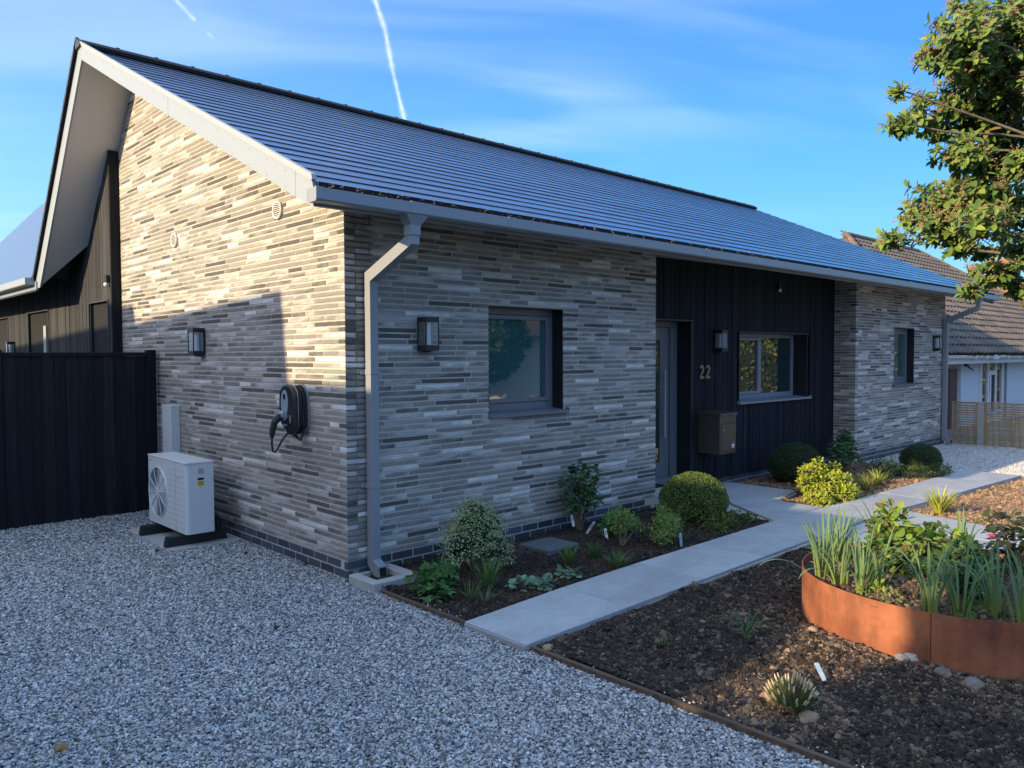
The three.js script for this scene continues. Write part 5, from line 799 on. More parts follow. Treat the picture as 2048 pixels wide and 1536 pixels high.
// bush of small leaves on twigs: blobs [x, y, z, rx, ry, rz, leaves]
function bush(name, label, category, pos, blobs, L, W, cols, o = {}) {
  const t = thing(name, label, category, pos, o.turn || 0, o.group), g = new GB(), s = new GB(); const seedr = PR;
  for (const [bx, by, bz, rx, ry, rz, n] of blobs) {
    const reach = o.stemless ? 0 : 5;
    for (let k = 0; k < reach; k++) { const d = rndDir(seedr); const e = [bx + d.x * rx * .7, by + d.y * ry * .7, bz + d.z * rz * .7], a0 = [(seedr() - .5) * .03, -.02, (seedr() - .5) * .03]; s.tube([a0, [mix(a0[0], bx, .5) + .02 * (seedr() - .5), by * .5, mix(a0[2], bz, .5) + .02 * (seedr() - .5)], [bx, by - ry * .2, bz], e], [o.stem || .006, (o.stem || .006) * .8, (o.stem || .006) * .55, .0015], 5); }
    for (let i = 0; i < n; i++) {
      const d = rndDir(seedr), k = (o.hollow ? .90 + .12 * seedr() : Math.pow(seedr(), .38)) * (1 + (o.hollow ? .07 : .28) * (vnoise(d.x * 2.6 + bx * 9, d.y * 2.6 + d.z * 2.2 + by * 7, 0, 0, 3) - .5) * 2), p = V3(bx + d.x * rx * k, by + d.y * ry * k, bz + d.z * rz * k); if (p.y < .004) continue;
      const dir = d.clone().multiplyScalar(o.out ?? .7).add(rndDir(seedr).multiplyScalar(.8)); dir.y += o.lift ?? .15; dir.normalize(); const up = V3(d.x * .4, 1, d.z * .4).normalize(); if (Math.abs(up.dot(dir)) > .97) up.set(1, 0, .3).normalize();
      const c = cols[Math.floor(seedr() * cols.length)]; (o.leaf || leafTri)(g, p, dir, up, L * (.65 + .65 * seedr()), W * (.65 + .65 * seedr()), mul3(c, .75 + .5 * seedr()));
    }
  }
  if (s.p.length) s.build('stem', M.twig, t); g.build('foliage', o.mat || M.leaf, t);
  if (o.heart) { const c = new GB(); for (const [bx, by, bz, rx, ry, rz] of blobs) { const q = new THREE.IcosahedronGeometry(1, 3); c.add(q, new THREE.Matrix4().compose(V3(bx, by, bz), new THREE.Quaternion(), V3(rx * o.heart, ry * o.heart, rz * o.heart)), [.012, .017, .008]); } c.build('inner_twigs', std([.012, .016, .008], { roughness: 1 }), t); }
  return t;
}
// lobed leaf (maple, geranium): a fan of pointed lobes
function lobed(g, p, d, up, L, W, col) { const s = new THREE.Vector3().crossVectors(d, up).normalize(), n = new THREE.Vector3().crossVectors(s, d).normalize(); const q = (a, b, c = 0) => [p.x + d.x * L * a + s.x * L * b + n.x * L * c, p.y + d.y * L * a + s.y * L * b + n.y * L * c, p.z + d.z * L * a + s.z * L * b + n.z * L * c]; const o = q(0, 0), P = [q(.0, -.42, .05), q(.42, -.52, .0), q(.42, -.2, .05), q(1, 0, -.08), q(.42, .2, .05), q(.42, .52, 0), q(0, .42, .05)]; const m = q(.28, 0, -.02); for (let i = 0; i < 6; i++) g.tri(m, P[i], P[i + 1], mul3(col, i % 2 ? 1 : .92)); g.tri(m, o, P[0], col); g.tri(m, P[6], o, col); }
function roundLeaf(g, p, d, up, L, W, col) { const s = new THREE.Vector3().crossVectors(d, up).normalize(), n = new THREE.Vector3().crossVectors(s, d).normalize(); const q = (a, b, c) => [p.x + d.x * L * a + s.x * W * b + n.x * L * c, p.y + d.y * L * a + s.y * W * b + n.y * L * c, p.z + d.z * L * a + s.z * W * b + n.z * L * c]; const P = [q(0, 0, 0), q(.18, .36, .04), q(.5, .5, .06), q(.82, .32, .0), q(1, 0, -.10), q(.82, -.32, 0), q(.5, -.5, .06), q(.18, -.36, .04)], m = q(.5, 0, -.03); for (let i = 0; i < 8; i++) g.tri(m, P[i], P[(i + 1) % 8], mul3(col, i < 4 ? 1 : .93)); }
const boxC = [[.034, .072, .018], [.048, .098, .023], [.028, .058, .016], [.075, .13, .03]], boxLit = [[.11, .19, .03], [.16, .25, .04], [.07, .13, .024], [.24, .30, .06]];  // boxLit: same box foliage with sunlight put into its colour
// -- clipped box balls
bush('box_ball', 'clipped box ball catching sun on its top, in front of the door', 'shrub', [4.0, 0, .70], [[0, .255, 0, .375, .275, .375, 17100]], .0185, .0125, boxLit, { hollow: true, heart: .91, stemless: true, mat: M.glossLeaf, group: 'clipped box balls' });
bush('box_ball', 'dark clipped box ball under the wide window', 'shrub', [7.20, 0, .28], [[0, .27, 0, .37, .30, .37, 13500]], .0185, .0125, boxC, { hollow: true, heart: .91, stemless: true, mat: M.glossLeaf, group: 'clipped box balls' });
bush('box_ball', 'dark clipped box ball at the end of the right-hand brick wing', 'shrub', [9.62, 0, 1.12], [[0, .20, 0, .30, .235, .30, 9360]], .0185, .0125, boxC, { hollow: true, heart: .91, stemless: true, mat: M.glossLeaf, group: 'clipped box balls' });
// -- the bed along the front wall
const pitC = [[.42, .50, .27], [.28, .37, .16], [.52, .57, .38], [.18, .26, .10], [.36, .45, .22]];
bush('variegated_shrub', 'rounded shrub with small cream edged pale green leaves beside the downpipe', 'shrub', [.86, 0, .60], [[0, .36, .0, .27, .24, .26, 3000], [.15, .22, .08, .20, .18, .20, 1300], [-.17, .28, .02, .17, .17, .17, 1000], [.04, .52, -.02, .17, .12, .16, 1000], [-.13, .47, .05, .10, .09, .10, 420], [.17, .40, .04, .14, .14, .14, 700]], .023, .014, pitC, { stem: .007, heart: .55 });
const gerC = [[.06, .16, .038], [.085, .20, .05], [.05, .12, .032], [.12, .25, .065]];
bush('cranesbill_plant', 'low clump of dark green lobed leaves by the gully', 'plant', [.24, .01, .86], [[0, .13, 0, .20, .11, .17, 190], [.14, .09, -.08, .12, .08, .11, 80], [-.05, .06, .12, .12, .06, .1, 60]], .062, .06, gerC, { leaf: lobed, stem: .003, lift: .3, group: 'lobed leaf clumps' });
grassTuft([.62, .01, 1.05], 75, .27, .009, .75, [.07, .10, .03], [.075, .14, .032], 'green grassy tuft in front of the variegated shrub');
grassTuft([.36, .01, 1.14], 22, .20, .007, 1.0, [.07, .10, .03], [.09, .14, .045], 'thin wispy grass tuft near the drive, upper one');
grassTuft([.36, .01, 1.32], 16, .19, .007, .8, [.09, .11, .05], [.10, .15, .06], 'thin wispy grass tuft near the drive, lower one');
grassTuft([1.60, .01, 1.0], 60, .21, .009, .8, [.07, .10, .03], [.08, .15, .035], 'green grassy tuft beside the loose grey slab');
grassTuft([1.96, .01, 1.0], 55, .17, .008, .85, [.06, .09, .03], [.05, .11, .028], 'small dark grassy tuft between its two larger neighbours');
grassTuft([1.86, .01, 1.36], 60, .20, .009, 1.0, [.08, .11, .03], [.085, .15, .035], 'spreading grassy tuft close to the path edge');
grassTuft([3.35, .01, .95], 34, .30, .007, .55, [.06, .10, .03], [.06, .115, .035], 'tall thin grassy tuft in front of the sunlit box ball');
grassTuft([3.05, .01, 1.22], 22, .24, .006, 1.3, [.06, .10, .03], [.055, .10, .03], 'loose arching grassy tuft beside the nearer light green shrub');
const heuC = [[.20, .34, .20], [.25, .40, .24], [.16, .28, .16]];
for (const [p, bl, l] of [[[.84, .01, 1.31], [[-.06, .05, -.06, .075, .035, .07, 26], [.07, .05, .06, .085, .04, .08, 34]], 'double rosette of pale scalloped leaves nearest the drive'], [[1.29, .01, 1.31], [[0, .05, 0, .09, .035, .075, 30]], 'single rosette of pale scalloped leaves by the path']]) bush('coral_bells', l, 'plant', p, bl, .060, .066, heuC, { leaf: roundLeaf, stem: .002, out: .9, lift: .12, group: 'scalloped leaf rosettes' });
const acer = [[.05, .13, .04], [.07, .165, .048], [.04, .105, .035]];
bush('maple_leaved_shrub', 'young upright shrub with dark lobed leaves against the brick', 'shrub', [2.66, .0, .20], [[-.02, .52, 0, .22, .16, .17, 130], [.12, .38, .06, .17, .13, .14, 90], [-.10, .36, .05, .17, .13, .14, 90], [0, .66, 0, .12, .12, .1, 50], [-.24, .58, .02, .07, .06, .06, 16], [.20, .60, .02, .08, .1, .07, 22]], .062, .06, acer, { leaf: lobed, stem: .006, lift: -.15, group: 'maple leaved shrubs' });
bush('cranesbill_plant', 'low clump of dark round lobed leaves behind the light green shrub, under the wall', 'plant', [2.86, .01, .55], [[0, .13, 0, .2, .1, .17, 120], [-.2, .10, .05, .12, .08, .1, 50]], .065, .06, gerC, { leaf: lobed, stem: .003, lift: .3, group: 'lobed leaf clumps' });
const spC = [[.21, .34, .08], [.28, .40, .10], [.16, .27, .07], [.33, .40, .10]];
bush('light_green_shrub', 'small light green shrub, the one farther from the path', 'shrub', [2.52, .0, .86], [[.0, .24, 0, .15, .10, .13, 330], [.12, .26, .0, .10, .08, .1, 170], [-.05, .33, .0, .07, .08, .07, 110], [.16, .19, .08, .08, .05, .08, 110]], .034, .013, spC, { stem: .004, group: 'light green shrubs' });
bush('light_green_shrub', 'small light green shrub, the one nearer the path', 'shrub', [2.76, .0, 1.20], [[0, .20, 0, .15, .13, .14, 520], [.0, .32, -.02, .09, .09, .09, 230], [.12, .24, 0, .09, .08, .09, 170], [-.06, .11, .02, .10, .07, .1, 150]], .032, .013, spC, { stem: .004, group: 'light green shrubs' });
bush('ground_cover_plant', 'low mat of yellow green leaves at the corner of the wall bed', 'plant', [3.82, .0, 1.10], [[0, .08, 0, .22, .07, .16, 260], [.28, .08, -.04, .18, .07, .14, 190], [.50, .05, .08, .13, .05, .10, 110], [-.15, .05, .12, .12, .05, .1, 70]], .05, .024, [[.12, .17, .035], [.16, .19, .04], [.08, .13, .03]], { stem: .002, lift: .25, group: 'low leafy mats' });
// -- the bed in front of the porch window
bush('golden_shrub', 'bright golden green shrub spreading over the corner of the paving', 'shrub', [6.30, .0, 1.05], [[0, .22, 0, .25, .16, .28, 1100], [.22, .20, .14, .20, .13, .22, 700], [-.22, .13, .12, .20, .11, .2, 600], [.12, .30, -.16, .16, .12, .18, 420], [-.42, .08, .18, .16, .07, .16, 420], [.02, .11, .34, .26, .10, .12, 600], [-.14, .34, -.06, .13, .1, .13, 330], [.28, .36, .05, .10, .08, .1, 160], [-.34, .24, -.02, .09, .08, .09, 120], [.02, .44, -.02, .09, .07, .09, 130], [.36, .10, .22, .12, .08, .12, 150], [-.5, .05, .3, .14, .05, .10, 200]], .042, .024, [[.46, .50, .04], [.38, .45, .04], [.54, .52, .07], [.30, .40, .04]], { stem: .004, heart: .6, leaf: roundLeaf });
bush('maple_leaved_shrub', 'young upright shrub with lobed leaves by the brick return, some leaves lit yellow', 'shrub', [8.35, .0, .42], [[0, .46, 0, .22, .15, .2, 110], [-.22, .38, .05, .16, .13, .14, 60], [.2, .48, 0, .16, .14, .15, 60], [.26, .28, .1, .1, .1, .1, 26], [-.05, .26, .05, .2, .1, .16, 60], [.1, .62, 0, .12, .08, .1, 26]], .075, .07, [...acer, [.08, .15, .04]], { leaf: lobed, stem: .008, lift: -.1, group: 'maple leaved shrubs' });
bush('dark_low_shrub', 'dark bluish low shrub against the right-hand plinth', 'shrub', [8.62, .0, .95], [[0, .16, 0, .26, .15, .22, 520], [-.25, .12, .1, .2, .12, .18, 300], [.2, .12, .12, .18, .11, .16, 260]], .045, .02, [[.04, .085, .045], [.05, .10, .05], [.07, .12, .05]], { stem: .004, heart: .5 });
grassTuft([7.15, .01, 1.30], 70, .30, .011, .85, [.20, .20, .03], [.23, .25, .045], 'golden green grassy tuft in the sun, left one of the pair');
grassTuft([7.75, .01, 1.20], 70, .29, .012, .9, [.20, .20, .03], [.24, .26, .05], 'golden green grassy tuft in the sun, right one of the pair');
bush('ground_cover_plant', 'low green leafy clump in front of the farthest box ball, left one', 'plant', [8.75, .0, 1.36], [[0, .10, 0, .2, .1, .17, 230]], .055, .022, [[.10, .16, .035], [.14, .19, .04], [.06, .11, .03]], { stem: .002, lift: .35, group: 'low leafy mats' });
bush('ground_cover_plant', 'low green leafy clump in front of the farthest box ball, right one', 'plant', [9.15, .0, 1.52], [[0, .11, 0, .24, .1, .18, 330]], .048, .022, [[.08, .13, .03], [.06, .11, .03], [.11, .16, .04]], { stem: .002, lift: .3, group: 'low leafy mats' });
// -- the sunlit bed across the path
grassTuft([6.22, .01, 2.50], 105, .36, .016, .8, [.34, .33, .03], [.30, .31, .05], 'large yellow green strap leaved tuft in the sunlit bed', 'grassy tufts');
for (const [x, z, s, l] of [[6.1, 2.98, 1, 'small pink flowered plant, left one in the sunlit bed'], [6.25, 3.22, 1.1, 'small yellowish seedling plant in the sunlit bed, right of the pink flower']]) { const t = bush('small_flowering_plant', l, 'plant', [x, .01, z], [[0, .07, 0, .07 * s, .07 * s, .07 * s, 60]], .030, .018, [[.24, .25, .05], [.18, .21, .05], [.28, .22, .08]], { stem: .002, lift: .3, group: 'small flowering plants' }); if (s === 1) { const f = new GB(); for (let k = 0; k < 12; k++) leafTri(f, V3(-.01, .14, 0), rndDir(PR), V3(.1, 1, .1).normalize(), .026, .016, [.62, .16, .38]); f.build('flower', M.leaf, t); } }
// -- the rusty ring and what grows in it
const RX = 2.42, RZ = 3.82, RR = .965, RT = .335, SY = .285;
{
  const t = thing('steel_planter_ring', 'large round planter ring of rust brown weathering steel', 'planter', [RX, 0, RZ]);
  const ring = (r, flip) => { const N = 128, P = [], U = [], I = [], Nn = []; for (let i = 0; i <= N; i++) { const a = i / N * 2 * Math.PI, w = 1 + .004 * Math.sin(a * 3 + 1) + .002 * Math.sin(a * 7); for (const y of [-.08, RT + .004 * Math.sin(a * 2 + .5)]) { P.push(Math.cos(a) * r * w, y, Math.sin(a) * r * w); U.push(a * r, y); Nn.push(Math.cos(a) * flip, 0, Math.sin(a) * flip); } } for (let i = 0; i < N; i++) { const a = 2 * i; I.push(a, a + 1, a + 2, a + 1, a + 3, a + 2); } const g = new THREE.BufferGeometry(); g.setAttribute('position', new THREE.Float32BufferAttribute(P, 3)); g.setAttribute('normal', new THREE.Float32BufferAttribute(Nn, 3)); g.setAttribute('uv', new THREE.Float32BufferAttribute(U, 2)); g.setIndex(flip > 0 ? I : I.reverse()); return g; };
  mesh('outer_face', ring(RR, 1), M.corten, t); mesh('inner_face', ring(RR - .005, -1), M.corten, t);
  const rim = new GB(); for (let i = 0; i < 128; i++) { const q = (k, r) => { const a = k / 128 * 2 * Math.PI, w = 1 + .004 * Math.sin(a * 3 + 1) + .002 * Math.sin(a * 7); return [Math.cos(a) * r * w, RT + .004 * Math.sin(a * 2 + .5) + .0004, Math.sin(a) * r * w]; }; rim.quad(q(i, RR - .005), q(i + 1, RR - .005), q(i + 1, RR), q(i, RR)); } rim.build('rim', M.corten, t);
  for (const a of [2.95, 5.4]) { const s = new GB(); s.cbox(-.004, -.05, -.0015, .0022, RT - .004, .0015, .0005); const m = s.build('seam', std([.05, .018, .010], { roughness: .9 }), t); m.position.set(Math.cos(a) * RR * 1.002, 0, Math.sin(a) * RR * 1.002); m.rotation.y = -a; }
}
const ringH = (x, z) => SY + .05 * (fbm(x * 5 + 9, z * 5, 3) - .5) + .02 * (1 - Math.hypot(x - RX, z - RZ));
{
  const N = 44, P = [], U = [], C = [], I = []; for (let j = 0; j <= N; j++) for (let i = 0; i <= 96; i++) { const r = j / N * (RR - .012), a = i / 96 * 2 * Math.PI, x = RX + r * Math.cos(a), z = RZ + r * Math.sin(a), y = ringH(x, z) + .02 * (fbm(x * 20, z * 20, 2) - .5); P.push(x, y, z); U.push(x, z); C.push(...mul3([.075, .050, .032], .7 + .6 * vnoise(x * 20, z * 20))); } for (let j = 0; j < N; j++) for (let i = 0; i < 96; i++) { const a = j * 97 + i; I.push(a, a + 1, a + 97, a + 1, a + 98, a + 97); } const g = new THREE.BufferGeometry(); g.setAttribute('position', new THREE.Float32BufferAttribute(P, 3)); g.setAttribute('uv', new THREE.Float32BufferAttribute(U, 2)); g.setAttribute('color', new THREE.Float32BufferAttribute(C, 3)); g.setIndex(I); g.computeVertexNormals(); struct('planter_soil', g, M.soil, 'dark soil filling the rusty ring');
  clods('crumbs of soil inside the rusty ring', 7000, () => { const r = Math.sqrt(GR()) * (RR - .03), a = GR() * 6.283; return [RX + r * Math.cos(a), RZ + r * Math.sin(a)]; }, .0105, .026, [[.075, .05, .033], [.11, .075, .048], [.055, .037, .025], [.16, .105, .065]], ringH);
}
const dafB = [.26, .32, .06], dafC = [.15, .25, .13];
const DAF = [[1.84, 3.18, 15, .52, 'tall clump of daffodil leaves at the sunlit left end of the ring'], [1.75, 3.34, 13, .44, 'clump of daffodil leaves by the sunlit rim, one leaf drooping over the edge'], [1.69, 3.50, 11, .46, 'clump of daffodil leaves on the sunlit rim, second from the left end'], [1.82, 3.56, 10, .44, 'clump of daffodil leaves just behind the sunlit rim'], [2.40, 3.02, 13, .46, 'clump of daffodil leaves at the back left of the ring'], [2.92, 3.14, 12, .44, 'clump of daffodil leaves at the far rim, in front of the path'], [1.60, 3.96, 12, .44, 'shaded clump of daffodil leaves right of the sunlit rim'], [1.63, 4.12, 13, .44, 'shaded clump of daffodil leaves in the middle of the near rim'], [1.80, 4.24, 13, .46, 'shaded clump of upright daffodil leaves, third along the near rim'], [1.74, 4.40, 12, .44, 'shaded clump of daffodil leaves nearest the right edge'], [2.08, 4.36, 12, .46, 'shaded clump of daffodil leaves behind the one at the right edge'], [3.18, 3.66, 8, .36, 'sparse clump of daffodil leaves towards the far rim of the ring']];
DAF.forEach(([x, z, n, L, l], k) => {
  const t = thing('daffodil_clump', l, 'plant', [x, ringH(x, z) - .01, z], 0, 'daffodil clumps in the ring');
  for (let i = 0; i < n * 1.5; i++) { const g = new GB(), az = PR() * 6.283, q = PR(), r = .055 * Math.sqrt(PR()); const fl = PR() < .36; blade(g, [r * Math.cos(az), 0, r * Math.sin(az)], az + (PR() - .5), .04 + .30 * q * q, L * (.7 + .4 * PR()), .017 * (.8 + .4 * PR()), fl ? .9 + 1.5 * PR() : .10 + .6 * q, dafB, mul3(mix3(dafC, [.19, .29, .10], PR()), .8 + .4 * PR()), 8, .35); g.build('leaf', M.leaf, t); }
  if (k === 1) { const g = new GB(); blade(g, [-.03, 0.0, -.02], 3.5, .55, .40, .018, 2.35, dafB, dafC, 10, .35); g.build('leaf', M.leaf, t); }
  if (k === 0) { const g = new GB(); blade(g, [-.03, 0, -.05], 3.9, .75, .46, .016, 1.9, dafB, dafC, 10, .35); g.build('leaf', M.leaf, t); }
});
const roseC = [[.18, .30, .035], [.22, .34, .04], [.14, .25, .035], [.26, .31, .05], [.20, .15, .05]];
bush('rose_bush', 'bright green bush with rounded leaves in the middle of the ring', 'shrub', [2.62, SY, 3.44], [[-.12, .16, 0, .22, .14, .2, 260], [.14, .14, .06, .24, .13, .2, 260], [.0, .27, -.1, .20, .13, .17, 190], [.28, .12, .2, .22, .11, .18, 190], [-.27, .10, .1, .15, .09, .14, 120], [.02, .38, -.14, .09, .08, .08, 40], [.45, .14, .02, .16, .11, .16, 110]], .060, .052, roseC, { leaf: roundLeaf, stem: .004, lift: .2 });
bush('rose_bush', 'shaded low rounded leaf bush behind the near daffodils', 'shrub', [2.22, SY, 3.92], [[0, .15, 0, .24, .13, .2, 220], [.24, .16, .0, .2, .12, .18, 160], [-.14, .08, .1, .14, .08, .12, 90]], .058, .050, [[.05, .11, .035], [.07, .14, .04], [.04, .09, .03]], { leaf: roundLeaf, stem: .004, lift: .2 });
bush('rose_bush', 'dark red green rose with a pink flower at the right edge of the picture', 'shrub', [3.05, SY, 4.02], [[0, .22, 0, .16, .14, .16, 90], [.1, .32, -.08, .12, .09, .12, 50], [-.1, .14, .06, .14, .09, .13, 60]], .066, .054, [[.035, .055, .03], [.05, .07, .035], [.07, .05, .035], [.05, .09, .03]], { leaf: roundLeaf, stem: .005, lift: .1 });
{ const f = thing('pink_flower', 'bright pink bloom standing at the far rim of the ring', 'flower', [3.32, SY + .16, 3.82]); const g = new GB(); for (let k = 0; k < 46; k++) leafTri(g, V3(.025 * (PR() - .5), .01 * PR(), .025 * (PR() - .5)), rndDir(PR).setY(Math.abs(PR())).normalize(), V3(.1, 1, .1).normalize(), .04, .026, mul3([.72, .16, .40], .7 + .5 * PR())); g.build('petals', M.leaf, f); const s = new GB(); s.tube([[0, -.17, 0], [.01, -.08, .005], [0, 0, 0]], .003, 5); s.build('stem', M.twig, f); }
for (const [x, z, n, s, l, cs] of [[1.66, 3.62, 70, .085, 'small bright green rosette at the sunlit rim', roseC], [1.56, 3.74, 60, .07, 'tiny heather like tuft on the rim where the shade begins', [[.26, .26, .08], [.20, .22, .07]]], [1.68, 4.16, 90, .10, 'small fresh green plant low on the shaded rim', [[.10, .17, .035], [.13, .20, .04]]]]) bush('small_leafy_plant', l, 'plant', [x, SY, z], [[0, .05, 0, s, .06, s, n]], .034, .020, cs, { stem: .002, lift: .3, leaf: roundLeaf, group: 'small leafy plants in the ring' });
bush('small_flowering_plant', 'straggly yellow and pink flowering plant at the far rim, left of the pink bloom', 'plant', [3.20, SY, 3.42], [[0, .12, 0, .08, .12, .08, 70], [-.25, .10, -.12, .10, .08, .1, 60]], .032, .02, [[.28, .24, .10], [.30, .18, .12], [.20, .22, .06]], { stem: .002, group: 'small flowering plants' });
// -- single plants in the near bed
{ const t = thing('strap_leaved_bulb', 'single arching green strap leaved bulb plant in the dark soil', 'plant', [1.05, .035, 3.05]); for (let i = 0; i < 9; i++) { const g = new GB(), az = i / 9 * 6.283 + PR() * .5; blade(g, [.006 * Math.cos(az), 0, .006 * Math.sin(az)], az, .35 + .25 * PR(), .22 + .06 * PR(), .015, 1.15 + .5 * PR(), [.20, .24, .08], [.045, .105, .04], 9, .35); g.build('leaf', M.leaf, t); } }
grassTuft([.62, .03, 2.72], 9, .055, .004, .9, [.08, .12, .04], [.09, .15, .05], 'tiny grass seedling left of the strap leaved plant');
{ // dwarf pine: needle bottle brushes with pale candles
  const t = thing('dwarf_pine', 'small round dwarf mountain pine with pale candles near the front edge', 'conifer', [.335, .04, 3.72]); const n = new GB(), c = new GB(), s = new GB();
  for (let k = 0; k < 46; k++) { const d = rndDir(PR); d.y = Math.abs(d.y) * .9 + .12; d.normalize(); const e = V3(d.x * .115, d.y * .125 + .02, d.z * .115), b = V3(d.x * .02, .015, d.z * .02); s.tube([[b.x, b.y, b.z], [e.x, e.y, e.z]], [.003, .002], 4); for (let i = 0; i < 62; i++) { const u = .35 + .65 * PR(), p = b.clone().lerp(e, u), q = d.clone().multiplyScalar(.7).add(rndDir(PR).multiplyScalar(.8)).normalize(); leafTri(n, p, q, V3(.2, 1, .1).normalize(), .036 * (.7 + .5 * PR()), .0022, mul3([.075, .125, .035], .6 + .9 * PR()), .1); } const up = d.clone().add(V3(0, .9, 0)).normalize(); c.tube([[e.x, e.y, e.z], [e.x + up.x * .022, e.y + up.y * .022, e.z + up.z * .022], [e.x + up.x * .040, e.y + up.y * .040, e.z + up.z * .040]], [.0042, .0050, .0018], 6, mul3([.50, .42, .24], .8 + .4 * PR())); }
  s.build('stem', M.twig, t); n.build('needles', M.glossLeaf, t); c.build('candles', std([1, 1, 1], { vertexColors: true, roughness: .8 }), t);
}
// -- fallen leaves on the drive
for (const [x, z, l] of [[-.84, -2.02, 'dead brown leaf beside the concrete pad'], [-.28, -1.35, 'curled brown leaf near the gable plinth'], [-.06, -.62, 'dark dead leaf against the plinth near the corner'], [-1.02, .72, 'curled brown leaf standing on the open gravel']]) { const g = new GB(); leafTri(g, V3(0, 0, 0), V3(1, .35, .2).normalize(), V3(0, 1, .4).normalize(), .05, .034, [.10, .035, .02], .6); leafTri(g, V3(.004, .003, .004), V3(.3, .8, .8).normalize(), V3(1, .2, 0).normalize(), .032, .02, [.08, .03, .018], .6); const m = top('fallen_leaf', g.geo(), M.leaf, l, 'leaf', 'fallen leaves'); m.position.set(x, .012, z); }
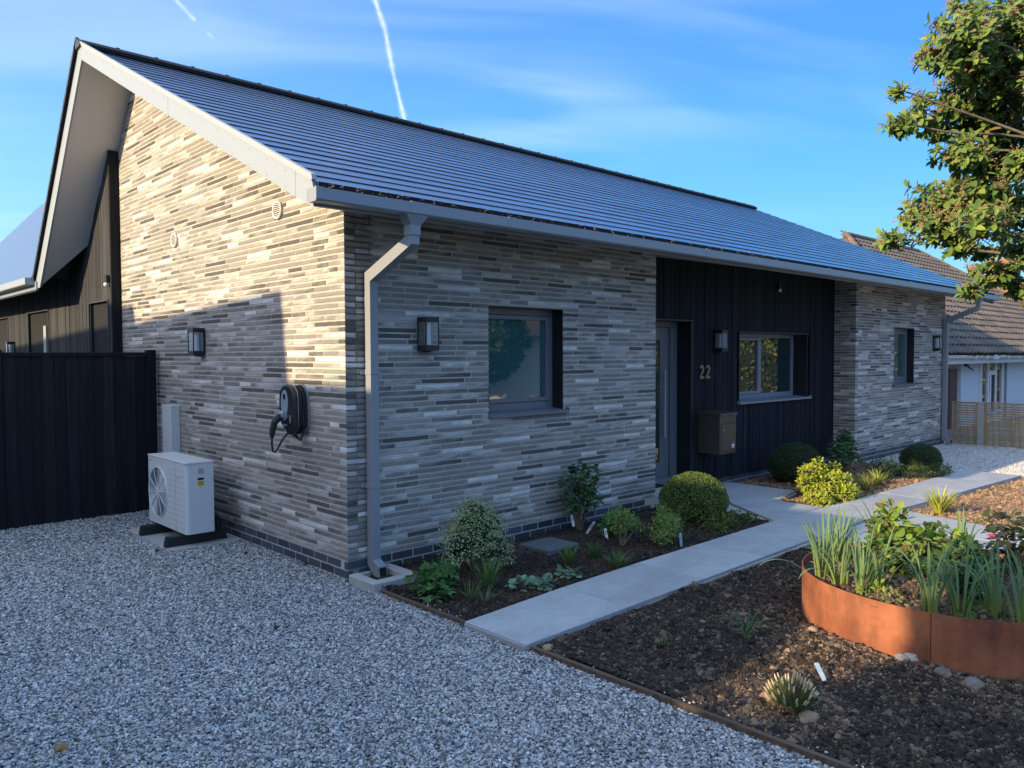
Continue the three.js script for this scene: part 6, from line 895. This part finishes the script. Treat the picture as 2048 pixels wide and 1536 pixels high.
// ================================================================ the leafy tree at the right edge, and a far tree behind the neighbour's roof
{
  const lobes = [[1.42, 3.62, 4.15, 0.29, 0.21], [1.76, 3.71, 4.25, 0.25, 0.22], [1.53, 3.59, 4.01, 0.17, 0.13], [1.87, 3.5, 4.18, 0.26, 0.22], [1.85, 3.34, 3.88, 0.31, 0.15], [1.28, 3.17, 3.86, 0.13, 0.07], [1.18, 3.33, 3.88, 0.05, 0.04], [2.14, 3.28, 4.02, 0.34, 0.19], [1.6, 3.01, 4.06, 0.23, 0.12], [1.67, 2.91, 4.34, 0.1, 0.12], [2.3, 2.93, 3.74, 0.3, 0.14], [1.88, 2.79, 4.11, 0.29, 0.14], [2.13, 2.78, 3.66, 0.21, 0.11], [1.76, 2.59, 3.65, 0.13, 0.06], [2.0, 2.66, 3.85, 0.31, 0.12], [1.6, 2.6, 4.21, 0.24, 0.11], [2.04, 2.54, 3.94, 0.15, 0.07], [2.3, 2.53, 3.99, 0.17, 0.05], [2.01, 2.35, 4.16, 0.22, 0.09], [2.19, 2.28, 3.98, 0.13, 0.06], [2.19, 2.28, 4.23, 0.13, 0.09], [1.5, 3.25, 4.6, 0.25, 0.5], [2.3, 2.7, 4.45, 0.26, 0.34], [2.05, 3.44, 4.23, 0.21, 0.21], [2.12, 3.38, 4.1, 0.23, 0.15], [2.25, 3.12, 4.22, 0.19, 0.19], [2.32, 3.1, 4.05, 0.19, 0.14], [2.27, 2.75, 4.19, 0.19, 0.19], [2.11, 3.93, 4.22, 0.23, 0.15], [1.56, 3.49, 4.16, 0.17, 0.17], [1.87, 3.42, 4.0, 0.22, 0.15], [2.32, 3.02, 3.98, 0.23, 0.16], [2.11, 2.78, 3.87, 0.22, 0.13], [2.02, 3.95, 3.99, 0.15, 0.12], [1.89, 2.46, 4.32, 0.14, 0.09], [1.74, 3.65, 3.83, 0.05, 0.08], [1.75, 3.57, 4.33, 0.18, 0.18]];
  const B = [3.4, 0, 5.6], t = thing('leafy_tree', 'broad leaved tree with reddish shoot tips leaning in at the right edge', 'tree', B), r = rng(31337);
  const tr = new GB(); tr.color([.9, .9, .9]); const fork = [-.45, 2.1, -.45], f2 = [-.8, 2.9, -.8]; tr.tube([[0, -.2, 0], [-.06, .8, -.05], [-.2, 1.5, -.2], fork], [.16, .13, .115, .10], 12); tr.build('trunk', M.bark, t);
  const br = new GB(), sh = new GB(), leaves = [];
  const cols = [[.125, .21, .03], [.16, .25, .035], [.095, .17, .028], [.20, .27, .04], [.07, .14, .027], [.22, .16, .06]];
  lobes.forEach(([x, y, z, rx, ry], li) => {
    const c = V3(x - B[0], y - B[1], z - B[2]), wob = () => V3((r() - .5) * .22, (r() - .5) * .16, (r() - .5) * .22), st = y > 2.9 ? V3(...f2) : V3(...fork), mid = st.clone().lerp(c, .55).add(V3((r() - .5) * .15, .10 - .12 * r(), (r() - .5) * .15)); const endp = c.clone().add(V3(-rx * .5, 0, -.05));
    { const m1 = st.clone().lerp(mid, .5).add(wob()), m2 = mid.clone().lerp(c, .5).add(wob().multiplyScalar(.6)); const cv = new THREE.CatmullRomCurve3([st, m1, mid, m2, c, endp]).getPoints(14); br.tube(cv.map((q) => [q.x, q.y, q.z]), cv.map((q, i) => mix(.017, .002, Math.pow(i / 14, .7))), 5); }
    const n = Math.round(11500 * rx * ry) + 40, rz = Math.max(rx * .75, .07), shoots = Math.max(4, Math.round(n / 9));
    for (let s = 0; s < shoots; s++) {                                 // leaves sit in whorls on short shoots
      const d = rndDir(r), k = Math.pow(r(), .42), p = V3(c.x + d.x * rx * k, c.y + d.y * ry * k, c.z + d.z * rz * k), out = V3(d.x * .8 - .35, .30 + .25 * d.y, d.z * .8 - .1).add(rndDir(r).multiplyScalar(.35)).normalize();
      const q = p.clone().addScaledVector(out, -.10); sh.tube([[q.x, q.y, q.z], [p.x, p.y, p.z]], [.0028, .0016], 4);
      const m = 7 + Math.floor(r() * 4); for (let i = 0; i < m; i++) { const a = i * 2.4 + r(), u = out.clone(), sx = new THREE.Vector3().crossVectors(u, V3(0, 1, .2)).normalize(), sy = new THREE.Vector3().crossVectors(sx, u).normalize(); const dir = u.clone().multiplyScalar(.25 + .5 * r()).addScaledVector(sx, Math.cos(a)).addScaledVector(sy, Math.sin(a)); dir.y -= .42; dir.normalize(); const b = p.clone().addScaledVector(out, -.075 * r()); leaves.push([b, dir, out.clone().add(V3(0, .5, 0)).normalize(), .058 * (.6 + .65 * r()), .031 * (.6 + .6 * r()), mul3(r() < .06 ? cols[5] : cols[Math.floor(r() * 5)], .75 + .5 * r())]); }
      if (r() < .45) { for (let i = 0; i < 5; i++) { const e = rndDir(r), tip = p.clone().addScaledVector(out, .03).addScaledVector(e, .022); sh.tube([[p.x, p.y, p.z], [tip.x, tip.y, tip.z]], [.0014, .0009], 3); const gg = new THREE.IcosahedronGeometry(.0046, 0); sh.add(gg, mat4(tip.x, tip.y, tip.z), [.50, .26, .20]); } }
    }
  });
  br.build('branch', M.bark, t); sh.build('shoot', std([.30, .17, .11], { roughness: .8 }), t).userData.kind = 'stuff';
  leaves.forEach((L) => { L.d = dist(L[0].x + B[0], L[0].y, L[0].z + B[2]) - 3.5 * L[3] + (inView(L[0].x + B[0], L[0].y, L[0].z + B[2], -.05) ? 0 : 9); }); leaves.sort((a, b) => a.d - b.d);
  const mass = new GB(); leaves.forEach((L, i) => { const [p, d, u, l, w, c] = L; if (i < 260) { const g = new GB(); roundLeaf(g, V3(0, 0, 0), d, u, l, w, c); const m = g.build('leaf', M.glossLeaf, t); m.position.copy(p); } else roundLeaf(mass, p, d, u, l, w, c); }); mass.build('crown', M.glossLeaf, t).userData.kind = 'stuff';
}
leafMass('garden_tree', 'yellow green tree showing behind the neighbouring roof at the right edge', 'tree', [45, -1, -5.6], [3.2, 3.0, 3.2], 4200, .30, .2, [[.14, .19, .03], [.18, .22, .035], [.10, .15, .03]], 88, .75, 1, 'trees across the road');
renderer.render(scene, camera);
